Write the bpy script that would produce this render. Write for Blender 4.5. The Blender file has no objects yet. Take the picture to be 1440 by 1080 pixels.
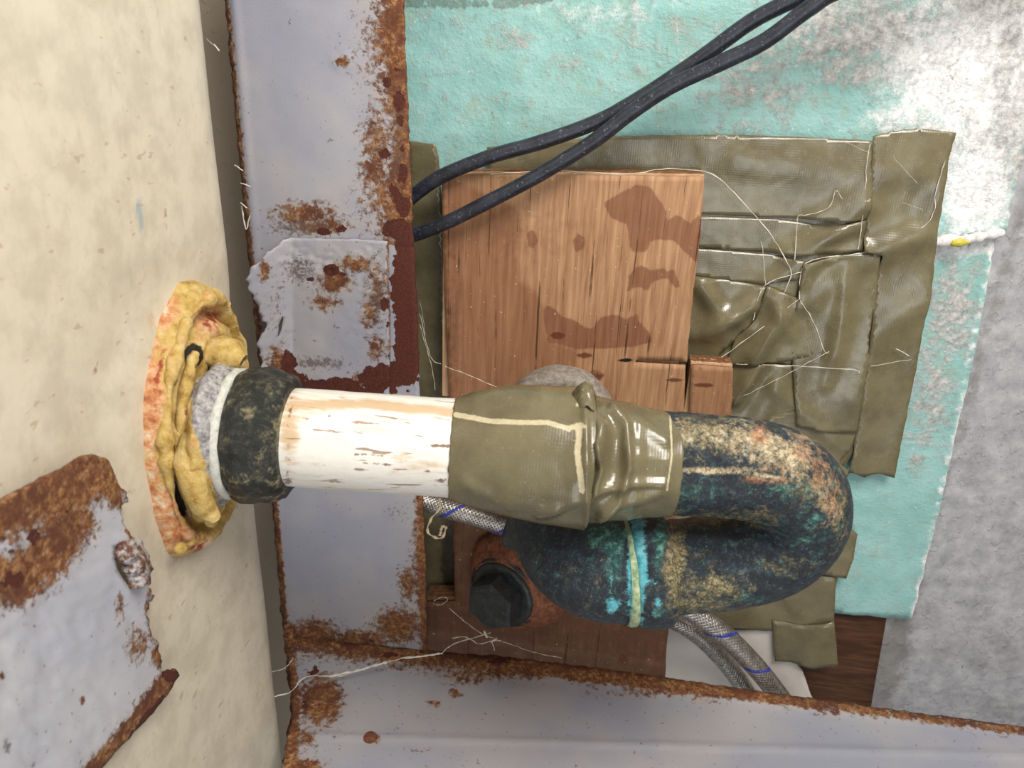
import bpy, math, random
from mathutils import Vector, noise, geometry, Matrix, kdtree
random.seed(7)
SC = bpy.context.scene
COL = SC.collection
# ------------------------------------------------------------------ camera, light, exposure
F = 1081.0                                    # focal length in pixels of a 1440x1080 frame
EX = Vector((0.040, -0.917, -0.397)).normalized()            # world axes seen in camera space (right, down, forward)
EZ = Vector((-0.9897, -0.0911, 0.110)); EZ = (EZ - EX*EZ.dot(EX)).normalized()
EY = EZ.cross(EX)
CAMZ = 0.40
CO = Vector((0, 0, CAMZ))
def c2w(v):
    return Vector((EX.dot(v), EY.dot(v), EZ.dot(v))) + CO
def proj(p):
    q = p - CO
    c = EX*q.x + EY*q.y + EZ*q.z
    return 720 + F*c.x/c.z, 540 + F*c.y/c.z
def ray(px, py):
    return Vector((EX.dot(r), EY.dot(r), EZ.dot(r))) if (r := Vector(((px-720)/F, (py-540)/F, 1.0))) else None
def W(px, py, d):                             # the place seen at a pixel, d metres deep
    return CO + ray(px, py)*d
def PL(px, py, ax, val):                      # the place seen at a pixel on the plane axis = val
    r = ray(px, py)
    return CO + r*((val - CO[ax])/r[ax])
cam = bpy.data.cameras.new('camera'); camo = bpy.data.objects.new('camera', cam); COL.objects.link(camo)
rt = Vector((EX.x, EY.x, EZ.x)); dn = Vector((EX.y, EY.y, EZ.y)); fw = Vector((EX.z, EY.z, EZ.z))
camo.matrix_world = Matrix.Translation(CO) @ Matrix((rt, -dn, -fw)).transposed().to_4x4()
cam.sensor_width = 36; cam.lens = 36*F/1440; cam.clip_start = 0.01
cam.dof.use_dof = True; cam.dof.focus_distance = 0.385; cam.dof.aperture_fstop = 16
SC.camera = camo
SC.view_settings.view_transform = 'Standard'; SC.view_settings.look = 'None'
SC.view_settings.exposure = 0.0; SC.view_settings.gamma = 1.0; SC.view_settings.use_curve_mapping = False
wd = bpy.data.worlds.new('daylight'); SC.world = wd; wd.use_nodes = True
wd.node_tree.nodes['Background'].inputs[0].default_value = (0.86, 0.93, 1.0, 1)
wd.node_tree.nodes['Background'].inputs[1].default_value = 0.38
def area(name, loc, target, sx, sy, power, col):
    l = bpy.data.lights.new(name, 'AREA'); l.shape = 'RECTANGLE'; l.size = sx; l.size_y = sy
    l.energy = power; l.color = col
    o = bpy.data.objects.new(name, l); COL.objects.link(o); o.location = loc
    o.rotation_euler = (Vector(target) - Vector(loc)).to_track_quat('-Z', 'Y').to_euler()
    return o
area('doorway_daylight', (0.48, -0.02, 0.16), (-0.05, 0.40, 0.38), 0.34, 0.30, 7.1, (1.0, 0.97, 0.92))
area('open_front_daylight', (-0.25, -0.70, 0.12), (-0.10, 0.40, 0.42), 0.9, 0.5, 4.8, (0.92, 0.96, 1.0))

# ------------------------------------------------------------------ node helpers
def C(r, g, b):
    f = lambda c: ((c/255)/12.92 if c/255 <= 0.04045 else ((c/255+0.055)/1.055)**2.4)
    return (f(r), f(g), f(b), 1.0)
class M:
    def __init__(s, name, rough=0.6, spec=0.5, metal=0.0):
        s.m = bpy.data.materials.new(name); s.m.use_nodes = True
        s.t = s.m.node_tree; s.b = s.t.nodes['Principled BSDF']
        s.b.inputs['Roughness'].default_value = rough; s.b.inputs['Metallic'].default_value = metal
        s.b.inputs['Specular IOR Level'].default_value = spec
        s.co = s.t.nodes.new('ShaderNodeTexCoord').outputs['Object']
    def n(s, typ): return s.t.nodes.new(typ)
    def put(s, sock, v):
        if isinstance(v, bpy.types.NodeSocket): s.t.links.new(v, sock)
        elif v is not None: sock.default_value = v
    def sc(s, x, y, z, rot=(0, 0, 0)):
        n = s.n('ShaderNodeMapping'); s.put(n.inputs['Vector'], s.co)
        n.inputs['Scale'].default_value = (x, y, z); n.inputs['Rotation'].default_value = rot
        return n.outputs[0]
    def noise(s, scale, detail=4, rough=0.6, dist=0.0, vec=None):
        n = s.n('ShaderNodeTexNoise'); s.put(n.inputs['Vector'], vec or s.co)
        n.inputs['Scale'].default_value = scale; n.inputs['Detail'].default_value = detail
        n.inputs['Roughness'].default_value = rough; n.inputs['Distortion'].default_value = dist
        return n.outputs['Fac']
    def vor(s, scale, vec=None, feat='F1'):
        n = s.n('ShaderNodeTexVoronoi'); n.feature = feat; s.put(n.inputs['Vector'], vec or s.co)
        n.inputs['Scale'].default_value = scale
        return n.outputs['Distance']
    def wave(s, scale, vec=None, dist=0, d='X'):
        n = s.n('ShaderNodeTexWave'); n.bands_direction = d; s.put(n.inputs['Vector'], vec or s.co)
        n.inputs['Scale'].default_value = scale; n.inputs['Distortion'].default_value = dist
        return n.outputs['Fac']
    def op(s, o, a, b=0.0, c=None):
        n = s.n('ShaderNodeMath'); n.operation = o; s.put(n.inputs[0], a); s.put(n.inputs[1], b)
        if c is not None: s.put(n.inputs[2], c)
        return n.outputs[0]
    def rng(s, v, lo, hi, a=0.0, b=1.0):
        n = s.n('ShaderNodeMapRange'); n.interpolation_type = 'SMOOTHSTEP'
        s.put(n.inputs['Value'], v); n.inputs['From Min'].default_value = lo; n.inputs['From Max'].default_value = hi
        n.inputs['To Min'].default_value = a; n.inputs['To Max'].default_value = b
        return n.outputs['Result']
    def mix(s, f, a, b, mode='MIX'):
        n = s.n('ShaderNodeMix'); n.data_type = 'RGBA'; n.blend_type = mode
        s.put(n.inputs[0], f); s.put(n.inputs[6], a); s.put(n.inputs[7], b)
        return n.outputs[2]
    def attr(s, name):
        n = s.n('ShaderNodeAttribute'); n.attribute_name = name; return n.outputs['Fac']
    def ramp(s, v, stops):
        n = s.n('ShaderNodeValToRGB'); s.put(n.inputs[0], v); e = n.color_ramp.elements
        while len(e) < len(stops): e.new(0.5)
        for i, (p, c) in enumerate(stops): e[i].position = p; e[i].color = c
        return n.outputs[0]
    def mask(s, a, scale, k=1.0, w=0.06, detail=6, rough=0.65, vec=None, dist=0.0):
        nz = s.noise(scale, detail, rough, dist, vec)
        v = s.op('ADD', s.attr(a) if isinstance(a, str) else a, s.op('MULTIPLY', s.op('SUBTRACT', nz, 0.5), k*2))
        return s.rng(v, 0.5-w, 0.5+w)
    def bump(s, h, dist, strength=1.0, prev=None):
        n = s.n('ShaderNodeBump'); s.put(n.inputs['Height'], h); n.inputs['Distance'].default_value = dist
        n.inputs['Strength'].default_value = strength
        if prev is not None: s.put(n.inputs['Normal'], prev)
        return n.outputs[0]
    def out(s, col, nrm=None, rough=None, metal=None):
        s.put(s.b.inputs['Base Color'], col)
        if nrm is not None: s.put(s.b.inputs['Normal'], nrm)
        if rough is not None: s.put(s.b.inputs['Roughness'], rough)
        if metal is not None: s.put(s.b.inputs['Metallic'], metal)
        return s.m
def rust_layers(m, col, sc=1.0):
    """orange granular rust on 'rust', bare maroon primer on 'chip', dirt on 'dirt'"""
    rc = m.ramp(m.noise(330*sc, 8, 0.8), [(0.32, C(58, 28, 16)), (0.43, C(100, 54, 28)), (0.52, C(138, 90, 50)), (0.59, C(168, 128, 84)), (0.68, C(184, 164, 140)), (0.78, C(160, 148, 144))])
    halo = m.mask('rust', 160*sc, 0.35, 0.35)
    col = m.mix(m.op('MULTIPLY', halo, 0.45), col, C(196, 160, 112))
    rc = m.mix(m.rng(m.noise(70, 5, .7), .42, .62), rc, m.mix(m.noise(400, 6, .8), C(60, 30, 20), C(118, 66, 40)))
    rm = m.mask('rust', 260*sc, 1.0, 0.14, 8, 0.76)
    col = m.mix(rm, col, rc)
    dm = m.mask('dirt_shade', 500*sc, 1.0, 0.10, 8, 0.75)
    col = m.mix(m.op('MULTIPLY', dm, 0.75), col, C(92, 74, 66))
    cm = m.mask('chip', 190*sc, 0.55, 0.02, 6, 0.6)
    cc = m.ramp(m.noise(900, 4, 0.7), [(0.35, C(56, 20, 12)), (0.65, C(98, 42, 24))])
    return m.mix(cm, col, cc), rm, cm
# ------------------------------------------------------------------ materials
def mk_steel(name, a, b):
    m = M(name, 0.36, 0.5)
    col = m.mix(m.rng(m.noise(14, 3), 0.35, 0.65), a, b)
    sp = m.rng(m.noise(1500, 3, 0.6), 0.60, 0.72)
    col = m.mix(m.op('MULTIPLY', sp, 0.35), col, C(120, 110, 104))
    sp2 = m.rng(m.noise(330, 4, 0.6), 0.655, 0.69)
    col = m.mix(m.op('MULTIPLY', sp2, 0.7), col, C(108, 84, 66))
    col, rm, cm = rust_layers(m, col)
    lump = m.op('MULTIPLY', rm, m.noise(600, 6, 0.75))
    nb = m.bump(lump, 0.0008, 0.7)
    nb = m.bump(m.op('SUBTRACT', 1.0, cm), 0.0006, 0.8, nb)
    nb = m.bump(m.noise(900, 3, 0.5), 0.00012, 0.5, nb)
    return m.out(col, nb, m.op('ADD', 0.34, m.op('MULTIPLY', m.op('MAXIMUM', rm, cm), 0.5)))
STEEL = mk_steel('lavender_painted_steel', C(170, 166, 168), C(154, 154, 166))
STEELN = mk_steel('near_painted_steel', C(176, 176, 186), C(188, 186, 190))
def mk_basin():
    m = M('cream_enamel', 0.34, 0.45)
    col = m.mix(m.rng(m.noise(60, 5, 0.65), 0.38, 0.66), C(214, 203, 182), C(198, 187, 166))
    g = m.rng(m.noise(170, 5, 0.65, 0.3, m.sc(0.45, 1, 1)), 0.56, 0.70)
    col = m.mix(m.op('MULTIPLY', g, 0.4), col, C(190, 178, 160))
    f1 = m.rng(m.noise(260, 3, 0.55, 0.2, m.sc(1.0, 0.45, 1)), 0.665, 0.70)
    col = m.mix(m.op('MULTIPLY', f1, 0.45), col, C(160, 130, 100))
    col = m.mix(m.op('MULTIPLY', m.mask('brown', 350, 0.5, 0.12), 0.75), col, C(146, 104, 70))
    col = m.mix(m.op('MULTIPLY', m.mask('blue', 350, 0.4, 0.15), 0.7), col, C(150, 168, 172))
    col = m.mix(m.op('MULTIPLY', m.mask('stain', 120, 0.7, 0.2), 0.8), col, C(196, 140, 74))
    return m.out(col, m.bump(m.noise(220, 4, 0.6), 0.00035, 0.5))
BASIN = mk_basin()
def mk_teal():
    m = M('peeling_teal_paint', 0.5, 0.45)
    col = m.mix(m.rng(m.noise(30, 4), 0.35, 0.65), C(132, 178, 172), C(150, 192, 187))
    col = m.mix(m.op('MULTIPLY', m.rng(m.noise(90, 5, .6, .5), .5, .7), .45), col, C(150, 160, 140))
    pm = m.mask('peel', 110, 1.1, 0.2, 9, 0.8)
    pc = m.ramp(m.noise(260, 6, 0.7), [(0.35, C(136, 122, 120)), (0.5, C(178, 168, 164)), (0.62, C(208, 200, 196))])
    col = m.mix(m.op('MULTIPLY', pm, 0.85), col, pc)
    wm = m.mask('white', 120, 1.0, 0.3, 9, 0.8)
    col = m.mix(wm, col, m.mix(m.rng(m.noise(400, 5), .4, .7), C(238, 238, 236), C(205, 200, 200)))
    sp = m.rng(m.vor(150), 0.05, 0.09, 1, 0)
    col = m.mix(m.op('MULTIPLY', sp, 0.6), col, C(225, 225, 220))
    ddm = m.mask('dirt_shade', 260, .9, .1)
    col = m.mix(m.op('MULTIPLY', ddm, .6), col, C(92, 96, 86))
    nb = m.bump(m.noise(500, 5, 0.7), 0.0006, 0.8)
    nb = m.bump(m.noise(110, 4, 0.6), 0.0012, 0.7, nb)
    nb = m.bump(pm, 0.0004, 0.5, nb)
    return m.out(col, nb)
TEAL = mk_teal()
def mk_tape():
    m = M('olive_cloth_tape', 0.30, 0.6)
    col = m.mix(m.rng(m.noise(45, 3), 0.35, 0.65), C(99, 90, 66), C(113, 104, 76))
    du = m.rng(m.noise(1400, 3, .6), 0.68, 0.74)
    col = m.mix(m.op('MULTIPLY', du, .8), col, C(196, 190, 170))
    du2 = m.rng(m.noise(280, 6, .7), 0.6, 0.75)
    col = m.mix(m.op('MULTIPLY', du2, .35), col, C(160, 154, 134))
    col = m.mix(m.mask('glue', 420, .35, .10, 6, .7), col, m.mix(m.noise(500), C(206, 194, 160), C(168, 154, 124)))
    col = m.mix(m.op('MULTIPLY', m.mask('dark', 200, .5, .3), .9), col, C(40, 34, 24))  # shade of gaps painted into the tape colour
    wx = m.wave(260, None, 0, 'X'); wz = m.wave(260, None, 0, 'Z')
    nb = m.bump(m.op('ADD', wx, wz), 0.00004, 0.3)
    nb = m.bump(m.noise(90, 3, .5, .6), 0.0006, 0.35, nb)
    return m.out(col, nb, m.rng(m.noise(150, 4), .3, .7, .18, .34))
TAPE = mk_tape()
def mk_ply():
    m = M('stained_plywood', 0.62, 0.3)
    g = m.noise(60, 6, .65, .3, m.sc(0.35, 4, 6))
    base = m.ramp(g, [(0.3, C(138, 99, 70)), (0.5, C(168, 126, 92)), (0.7, C(192, 152, 116))])
    base = m.mix(m.op('MULTIPLY', m.mask('red', 45, .25, .22), .6), base, m.mix(g, C(108, 64, 42), C(146, 96, 66)))
    sm = m.mask('stain', 120, .55, .07, 8, .7)
    sg = m.mask('stain', 60, .35, .30, 5, .6)
    base = m.mix(m.op('MULTIPLY', sm, .6), base, m.mix(g, C(98, 58, 40), C(138, 88, 62)))
    base = m.mix(m.op('MULTIPLY', sg, .25), base, C(110, 60, 40))
    base = m.mix(m.op('MULTIPLY', m.mask('dirt_shade', 150, .5, .35), .75), base, C(84, 58, 42))  # grime patches, plus shade painted over the lower board
    kn = m.mask('knot', 200, .3, .10)
    base = m.mix(m.op('MULTIPLY', kn, .85), base, C(92, 46, 28))
    cr = m.rng(m.noise(150, 3, .5, 0, m.sc(0.05, 3, 3.2)), .625, .65)
    cr = m.op('MULTIPLY', cr, m.rng(m.noise(30, 3), .40, .55))
    base = m.mix(m.op('MULTIPLY', cr, .8), base, C(56, 32, 22))
    base = m.mix(m.mask('kerf', 400, .2, .06), base, C(34, 20, 14))
    sp = m.rng(m.noise(520, 2, .5), .70, .73)
    base = m.mix(m.op('MULTIPLY', sp, .7), base, C(222, 200, 170))
    nb = m.bump(g, 0.0004, .5); nb = m.bump(m.op('SUBTRACT', 1.0, cr), .0005, .7, nb)
    return m.out(base, nb)
PLY = mk_ply()
def mk_wood(name, a, b, c, sc=(0.3, 4, 5)):
    m = M(name, .7, .25)
    g = m.noise(55, 6, .65, .4, m.sc(*sc))
    return m.out(m.ramp(g, [(.3, a), (.5, b), (.7, c)]), m.bump(g, .0005, .6))
WOODD = mk_wood('dark_timber', C(46, 28, 18), C(74, 46, 30), C(96, 64, 44), (4, 4, .5))
PLYL = mk_wood('pale_ply_layer', C(178, 140, 104), C(196, 160, 124), C(212, 180, 146))
PLYB = mk_wood('brown_ply_layer', C(98, 64, 42), C(126, 86, 58), C(150, 108, 76))
def mk_conc():
    m = M('rough_concrete', .5, .4)
    col = m.ramp(m.noise(70, 8, .7), [(.3, C(132, 130, 132)), (.5, C(160, 158, 160)), (.7, C(184, 182, 182))])
    col = m.mix(m.op('MULTIPLY', m.rng(m.noise(500, 4), .62, .7), .6), col, C(86, 82, 80))
    col = m.mix(m.op('MULTIPLY', m.mask('dirt_shade', 120, .8, .3), .6), col, C(104, 98, 90))
    col = m.mix(m.rng(m.attr('beige'), .4, .6), col, C(176, 162, 144))
    nb = m.bump(m.noise(300, 8, .7), .0005, .5)
    v = m.rng(m.noise(150, 3, .5, .4, m.sc(.7, .8, 1.2)), .58, .64)
    nb = m.bump(v, .0006, .5, nb)
    return m.out(col, nb)
CONC = mk_conc()
def mk_wall():
    m = M('grey_beige_plaster', .8, .3)
    return m.out(m.mix(m.noise(40, 5), C(170, 164, 154), C(190, 184, 174)), m.bump(m.noise(300, 4), .0006, .5))
WALL = mk_wall()
def mk_board():
    m = M('pale_plasterboard', .8, .3)
    c = m.mix(m.noise(50, 6, .7), C(188, 178, 170), C(210, 202, 194))
    return m.out(c, m.bump(m.noise(500, 4), .0005, .4))
BOARD = mk_board()
def mk_bronze():
    m = M('corroded_bronze', .42, .5)
    n1 = m.noise(230, 8, .75)
    col = m.ramp(n1, [(.32, C(8, 12, 20)), (.48, C(19, 25, 36)), (.59, C(36, 46, 58)), (.72, C(90, 104, 108))])
    col = m.mix(m.op('MULTIPLY', m.rng(m.noise(480, 8, .8), .55, .64), .6), col, C(74, 112, 118))
    col = m.mix(m.op('MULTIPLY', m.rng(m.noise(180, 8, .75, 1), .56, .64), .5), col, C(70, 66, 50))
    gm = m.mask('green', 160, 1.3, .26, 10, .85)
    col = m.mix(m.op('MULTIPLY', gm, .85), col, m.ramp(m.noise(330, 8, .75), [(.35, C(20, 52, 54)), (.5, C(42, 98, 92)), (.62, C(126, 184, 164))]))
    om = m.mask('olive', 190, 1.3, .26, 10, .85)
    col = m.mix(om, col, m.ramp(m.noise(620, 8, .8), [(.38, C(48, 48, 32)), (.48, C(104, 96, 66)), (.56, C(164, 148, 104)), (.66, C(206, 196, 160))]))
    cm = m.mask('crust', 190, 1.3, .24, 10, .85)
    col = m.mix(cm, col, m.ramp(m.noise(560, 8, .85), [(.38, C(86, 76, 56)), (.46, C(168, 146, 104)), (.54, C(212, 196, 164)), (.64, C(232, 228, 218))]))
    rm = m.mask('rusty', 190, 1.2, .26, 10, .85)
    col = m.mix(m.op('MULTIPLY', rm, .8), col, m.ramp(m.noise(400, 7, .75), [(.38, C(96, 60, 42)), (.5, C(176, 112, 72)), (.62, C(222, 180, 140))]))
    bm = m.mask('blue', 260, .9, .14, 8, .78)
    col = m.mix(bm, col, m.ramp(m.noise(300, 7, .75), [(.38, C(52, 128, 146)), (.5, C(92, 182, 196)), (.65, C(140, 210, 214))]))
    lime = m.mask('lime', 300, .35, .08, 6, .7)
    col = m.mix(lime, col, m.ramp(m.noise(260, 7, .75), [(.35, C(90, 120, 86)), (.5, C(160, 180, 138)), (.65, C(206, 212, 176))]))
    du = m.rng(m.noise(1300, 3, .6), .66, .72)
    col = m.mix(m.op('MULTIPLY', du, .7), col, C(150, 160, 160))
    nb = m.bump(m.noise(420, 8, .8), .0012, .8)
    nb = m.bump(cm, .0006, .5, nb)
    return m.out(col, nb, m.rng(n1, .3, .7, .34, .62))
BRONZE = mk_bronze()
def mk_pvc():
    m = M('stained_white_pipe', .32, .5)
    col = m.mix(m.noise(40, 4), C(226, 220, 208), C(238, 234, 226))
    st = m.noise(70, 5, .65, .3, m.sc(4, 4, .5))
    col = m.mix(m.op('MULTIPLY', m.rng(st, .52, .68), .4), col, C(206, 180, 136))
    col = m.mix(m.op('MULTIPLY', m.mask('tan', 130, .6, .25, vec=m.sc(3, 3, .8)), .75), col, C(190, 152, 100))
    cr = m.rng(m.noise(120, 4, .6, .2, m.sc(3.2, 3.2, .25)), .635, .66)
    col = m.mix(m.op('MULTIPLY', cr, .75), col, C(134, 88, 54))
    col = m.mix(m.op('MULTIPLY', m.mask('brown', 380, .7, .1), .85), col, C(112, 70, 42))
    return m.out(col, m.bump(m.noise(300, 5), .0004, .5))
PVC = mk_pvc()
def mk_putty():
    m = M('yellow_putty_and_rust', .5, .45)
    y = m.ramp(m.noise(170, 6, .65), [(.3, C(140, 104, 48)), (.45, C(196, 160, 84)), (.6, C(214, 184, 116)), (.75, C(226, 206, 160))])
    o = m.ramp(m.noise(210, 7, .7), [(.3, C(150, 76, 44)), (.43, C(200, 128, 78)), (.54, C(220, 170, 124)), (.64, C(228, 206, 180)), (.75, C(214, 200, 170))])
    col = m.mix(m.mask('orange', 150, .7, .2, 6, .65), y, o)
    g = m.ramp(m.noise(380, 8, .75), [(.33, C(90, 84, 84)), (.46, C(150, 144, 144)), (.58, C(190, 184, 180)), (.7, C(216, 212, 208))])
    col = m.mix(m.mask('grey', 210, .5, .12, 6, .7), col, g)
    col = m.mix(m.mask('red', 260, .8, .15), col, C(158, 66, 36))
    col = m.mix(m.mask('hole_shade', 280, .4, .08), col, C(30, 22, 16))  # dark of grooves and gaps painted into the putty colour
    nb = m.bump(m.noise(260, 8, .7), .0022, .8)
    return m.out(col, nb, m.rng(m.noise(200), .3, .7, .3, .65))
PUTTY = mk_putty()
def mk_mold():
    m = M('mouldy_black_nut', .36, .5)
    col = m.ramp(m.noise(150, 10, .82, .1), [(.36, C(10, 12, 11)), (.50, C(28, 31, 27)), (.57, C(78, 74, 56)), (.62, C(140, 128, 96)), (.72, C(190, 184, 168))])
    col = m.mix(m.mask('crust', 230, .7, .2), col, m.mix(m.noise(500), C(120, 112, 84), C(182, 168, 122)))
    return m.out(col, m.bump(m.noise(350, 8, .75), .0014, .8))
MOLD = mk_mold()
def simple(name, a, b, scale=300, rough=.5, spec=.5, metal=0, bumpd=.0005, speck=None):
    m = M(name, rough, spec, metal)
    col = m.mix(m.rng(m.noise(scale, 6, .7), .35, .65), a, b)
    if speck: col = m.mix(m.op('MULTIPLY', m.rng(m.noise(800, 5, .65), .6, .68), .8), col, speck)
    return m.out(col, m.bump(m.noise(scale*1.5, 6, .7), bumpd, .6))
CABLE = simple('black_rubber', C(26, 28, 36), C(44, 47, 58), 120, .38, .5, 0, .0003, C(120, 124, 136))
PLUG = simple('black_plug', C(22, 25, 26), C(42, 47, 48), 200, .4, .5, 0, .0007, C(92, 96, 92))
RUSTB = simple('brown_rusted_fitting', C(92, 54, 36), C(138, 86, 60), 250, .65, .3, 0, .001, C(176, 128, 96))
GREYC = simple('grey_dusty_fitting', C(120, 112, 102), C(158, 150, 140), 300, .6, .4, 0, .0009, C(196, 188, 176))
RING = simple('whitish_washer', C(184, 184, 172), C(210, 208, 198), 300, .5, .4, 0, .0005, C(140, 132, 112))
WIRE = simple('braided_steel_wire', C(136, 130, 124), C(178, 172, 164), 300, .36, .5, .8, .0002)
HOSEC = simple('hose_core', C(16, 15, 15), C(30, 28, 27), 300, .6)
BLUE = simple('blue_tracer_yarn', C(36, 46, 140), C(50, 60, 160), 400, .6)
WEB = simple('cobweb_silk', C(206, 198, 184), C(226, 220, 208), 500, .8, .1)
FIBRE = simple('dried_fibre', C(200, 176, 140), C(222, 204, 172), 400, .7)
FOAM = simple('yellow_foam', C(190, 176, 60), C(214, 204, 110), 400, .8, .2, 0, .002)
CHALK = simple('flaking_white_paint', C(206, 200, 198), C(228, 224, 222), 300, .7, .3, 0, .0015, C(160, 150, 150))
RUSTS = mk_steel('rusted_steel', C(120, 60, 34), C(110, 52, 28))
# ------------------------------------------------------------------ geometry helpers
def nz(x, y, s, seed=0.0):
    return noise.noise(Vector((x/s, y/s, seed)))
def fbm(x, y, s, seed=0.0, o=4):
    return noise.fractal(Vector((x/s, y/s, seed)), 1.0, 2.0, o)
def B(px, py, blobs):                                   # strongest of soft elliptical patches (x, y, rx, ry, amp[, angle])
    v = 0.0
    for b in blobs:
        dx, dy = px-b[0], py-b[1]
        if len(b) > 5:
            a = math.radians(b[5]); dx, dy = dx*math.cos(a)+dy*math.sin(a), -dx*math.sin(a)+dy*math.cos(a)
        q = (dx/b[2])**2 + (dy/b[3])**2
        if q < 6: v = max(v, b[4]*math.exp(-q*0.8))
    return v
def dseg(px, py, pts):
    best = 1e9
    for (ax, ay), (bx, by) in zip(pts, pts[1:]):
        ux, uy = bx-ax, by-ay; L = ux*ux+uy*uy or 1
        t = max(0, min(1, ((px-ax)*ux+(py-ay)*uy)/L))
        best = min(best, math.hypot(px-ax-ux*t, py-ay-uy*t))
    return best
def LN(px, py, pts, w, amp=1.0):
    d = dseg(px, py, pts)/w
    return amp*math.exp(-d*d*0.8) if d < 3 else 0.0
def tag(o, label=None, cat=None, group=None, kind=None):
    if label: o['label'] = label
    if cat: o['category'] = cat
    if group: o['group'] = group
    if kind: o['kind'] = kind
    return o
def thing(name, loc, label, cat, group=None):
    o = bpy.data.objects.new(name, None); COL.objects.link(o); o.location = loc
    o.empty_display_size = 0.01
    return tag(o, label, cat, group)
def obj(name, verts, faces, mat, parent=None, attrs=None, smooth=True, label=None, cat=None, group=None, kind=None, solid=0, mod=None):
    vs = [Vector(v) for v in verts]
    if parent is not None: org = Vector(parent.get('_w', parent.location)) if parent.type == 'EMPTY' else Vector(parent['_w'])
    else:
        org = sum(vs, Vector())/len(vs)
    me = bpy.data.meshes.new(name)
    me.from_pydata([v-org for v in vs], [], faces); me.update()
    if smooth: me.polygons.foreach_set('use_smooth', [True]*len(me.polygons))
    for k, fn in (attrs or {}).items():
        a = me.attributes.new(k, 'FLOAT', 'POINT')
        a.data.foreach_set('value', [fn(*proj(v)) for v in vs])
    me.materials.append(mat)
    o = bpy.data.objects.new(name, me); COL.objects.link(o)
    if parent is not None: o.parent = parent
    else: o.location = org
    o['_w'] = tuple(org)
    if solid:
        s = o.modifiers.new('thickness', 'SOLIDIFY'); s.thickness = abs(solid); s.offset = -1.0 if solid > 0 else 1.0
    return tag(o, label, cat, group, kind)
def densify(poly, step, jag=0.0, seed=0.0, sc=14, jfn=None):
    out = []
    n = len(poly)
    for i in range(n):
        a, b = poly[i], poly[(i+1) % n]
        L = math.hypot(b[0]-a[0], b[1]-a[1]); k = max(1, int(L/step))
        nx, ny = -(b[1]-a[1])/(L or 1), (b[0]-a[0])/(L or 1)
        for j in range(k):
            t = j/k; x, y = a[0]+(b[0]-a[0])*t, a[1]+(b[1]-a[1])*t
            jj = jag if jfn is None else jfn(x, y)
            d = jj*(fbm(x, y, sc, seed)*1.2 + (0.5*nz(x, y, 9, seed+5) if jj > 1 else 0)) if jj else 0
            out.append((x+nx*d, y+ny*d))
    return out
def sheet(name, poly, ax, val, mat, step=8, disp=None, jag=0, seed=0.0, sc=14, thick=0.001, holes=(), toward=None, jfn=None, attrs=None, **kw):
    """a sheet lying on the plane axis = val, outline as seen in the photograph, relief disp(px,py) metres towards the room"""
    toward = toward or {0: Vector((1, 0, 0)), 1: Vector((0, -1, 0)), 2: Vector((0, 0, -1))}[ax]
    bd = densify(poly, step*0.8, jag, seed, sc, jfn)
    pts = [Vector(p) for p in bd]; edges = [(i, (i+1) % len(bd)) for i in range(len(bd))]
    loops = []
    for h in holes:
        hb = densify(h, step*0.6, 0.6, seed+3); s = len(pts)
        pts += [Vector(p) for p in hb]; edges += [(s+i, s+(i+1) % len(hb)) for i in range(len(hb))]; loops.append(hb)
    x0 = min(p[0] for p in bd); x1 = max(p[0] for p in bd); y0 = min(p[1] for p in bd); y1 = max(p[1] for p in bd)
    def inside(x, y, pg):
        c = False; j = len(pg)-1
        for i in range(len(pg)):
            if (pg[i][1] > y) != (pg[j][1] > y) and x < (pg[j][0]-pg[i][0])*(y-pg[i][1])/(pg[j][1]-pg[i][1])+pg[i][0]: c = not c
            j = i
        return c
    kd = kdtree.KDTree(len(pts))
    for i, p in enumerate(pts): kd.insert((p.x, p.y, 0), i)
    kd.balance()
    y = y0+step/2; r = 0
    while y < y1:
        x = x0+step/2+(r % 2)*step/2
        while x < x1:
            if kd.find((x, y, 0))[2] > step*.55 and inside(x, y, bd) and not any(inside(x, y, h) for h in loops):
                pts.append(Vector((x+random.uniform(-.1, .1), y+random.uniform(-.1, .1))))
            x += step
        y += step*0.87; r += 1
    vo, eo, fo, *_ = geometry.delaunay_2d_cdt(pts, edges, [], 1, 1e-5)
    if loops:
        keep = []
        for f in fo:
            cx = sum(vo[i].x for i in f)/len(f); cy = sum(vo[i].y for i in f)/len(f)
            if not any(inside(cx, cy, h) for h in loops): keep.append(f)
        fo = keep
    vs = []
    for p in vo:
        w = PL(p.x, p.y, ax, val)
        if disp: w = w + toward*disp(p.x, p.y)
        vs.append(w)
    f0 = fo[len(fo)//2]
    nn = geometry.normal([vs[i] for i in f0])
    if nn.dot(toward) < 0: fo = [tuple(reversed(f)) for f in fo]
    o = obj(name, vs, [tuple(f) for f in fo], mat, attrs=attrs, solid=thick, **kw)
    return o
def frames(path):
    n = len(path); T = []
    for i in range(n):
        a = path[max(0, i-1)]; b = path[min(n-1, i+1)]; T.append((b-a).normalized())
    ref = Vector((0, -1, 0.01)); u = (ref - T[0]*ref.dot(T[0])).normalized(); out = []
    for t in T:
        u = (u - t*u.dot(t)).normalized(); out.append((t, u, t.cross(u)))
    return out
def smooth_path(pts, k=8):
    out = []
    n = len(pts)
    for i in range(n-1):
        p0 = pts[max(0, i-1)]; p1 = pts[i]; p2 = pts[i+1]; p3 = pts[min(n-1, i+2)]
        for j in range(k):
            t = j/k
            out.append(0.5*((2*p1)+(p2-p0)*t+(2*p0-5*p1+4*p2-p3)*t*t+(3*p1-p0-3*p2+p3)*t*t*t))
    out.append(pts[-1]); return out
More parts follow.
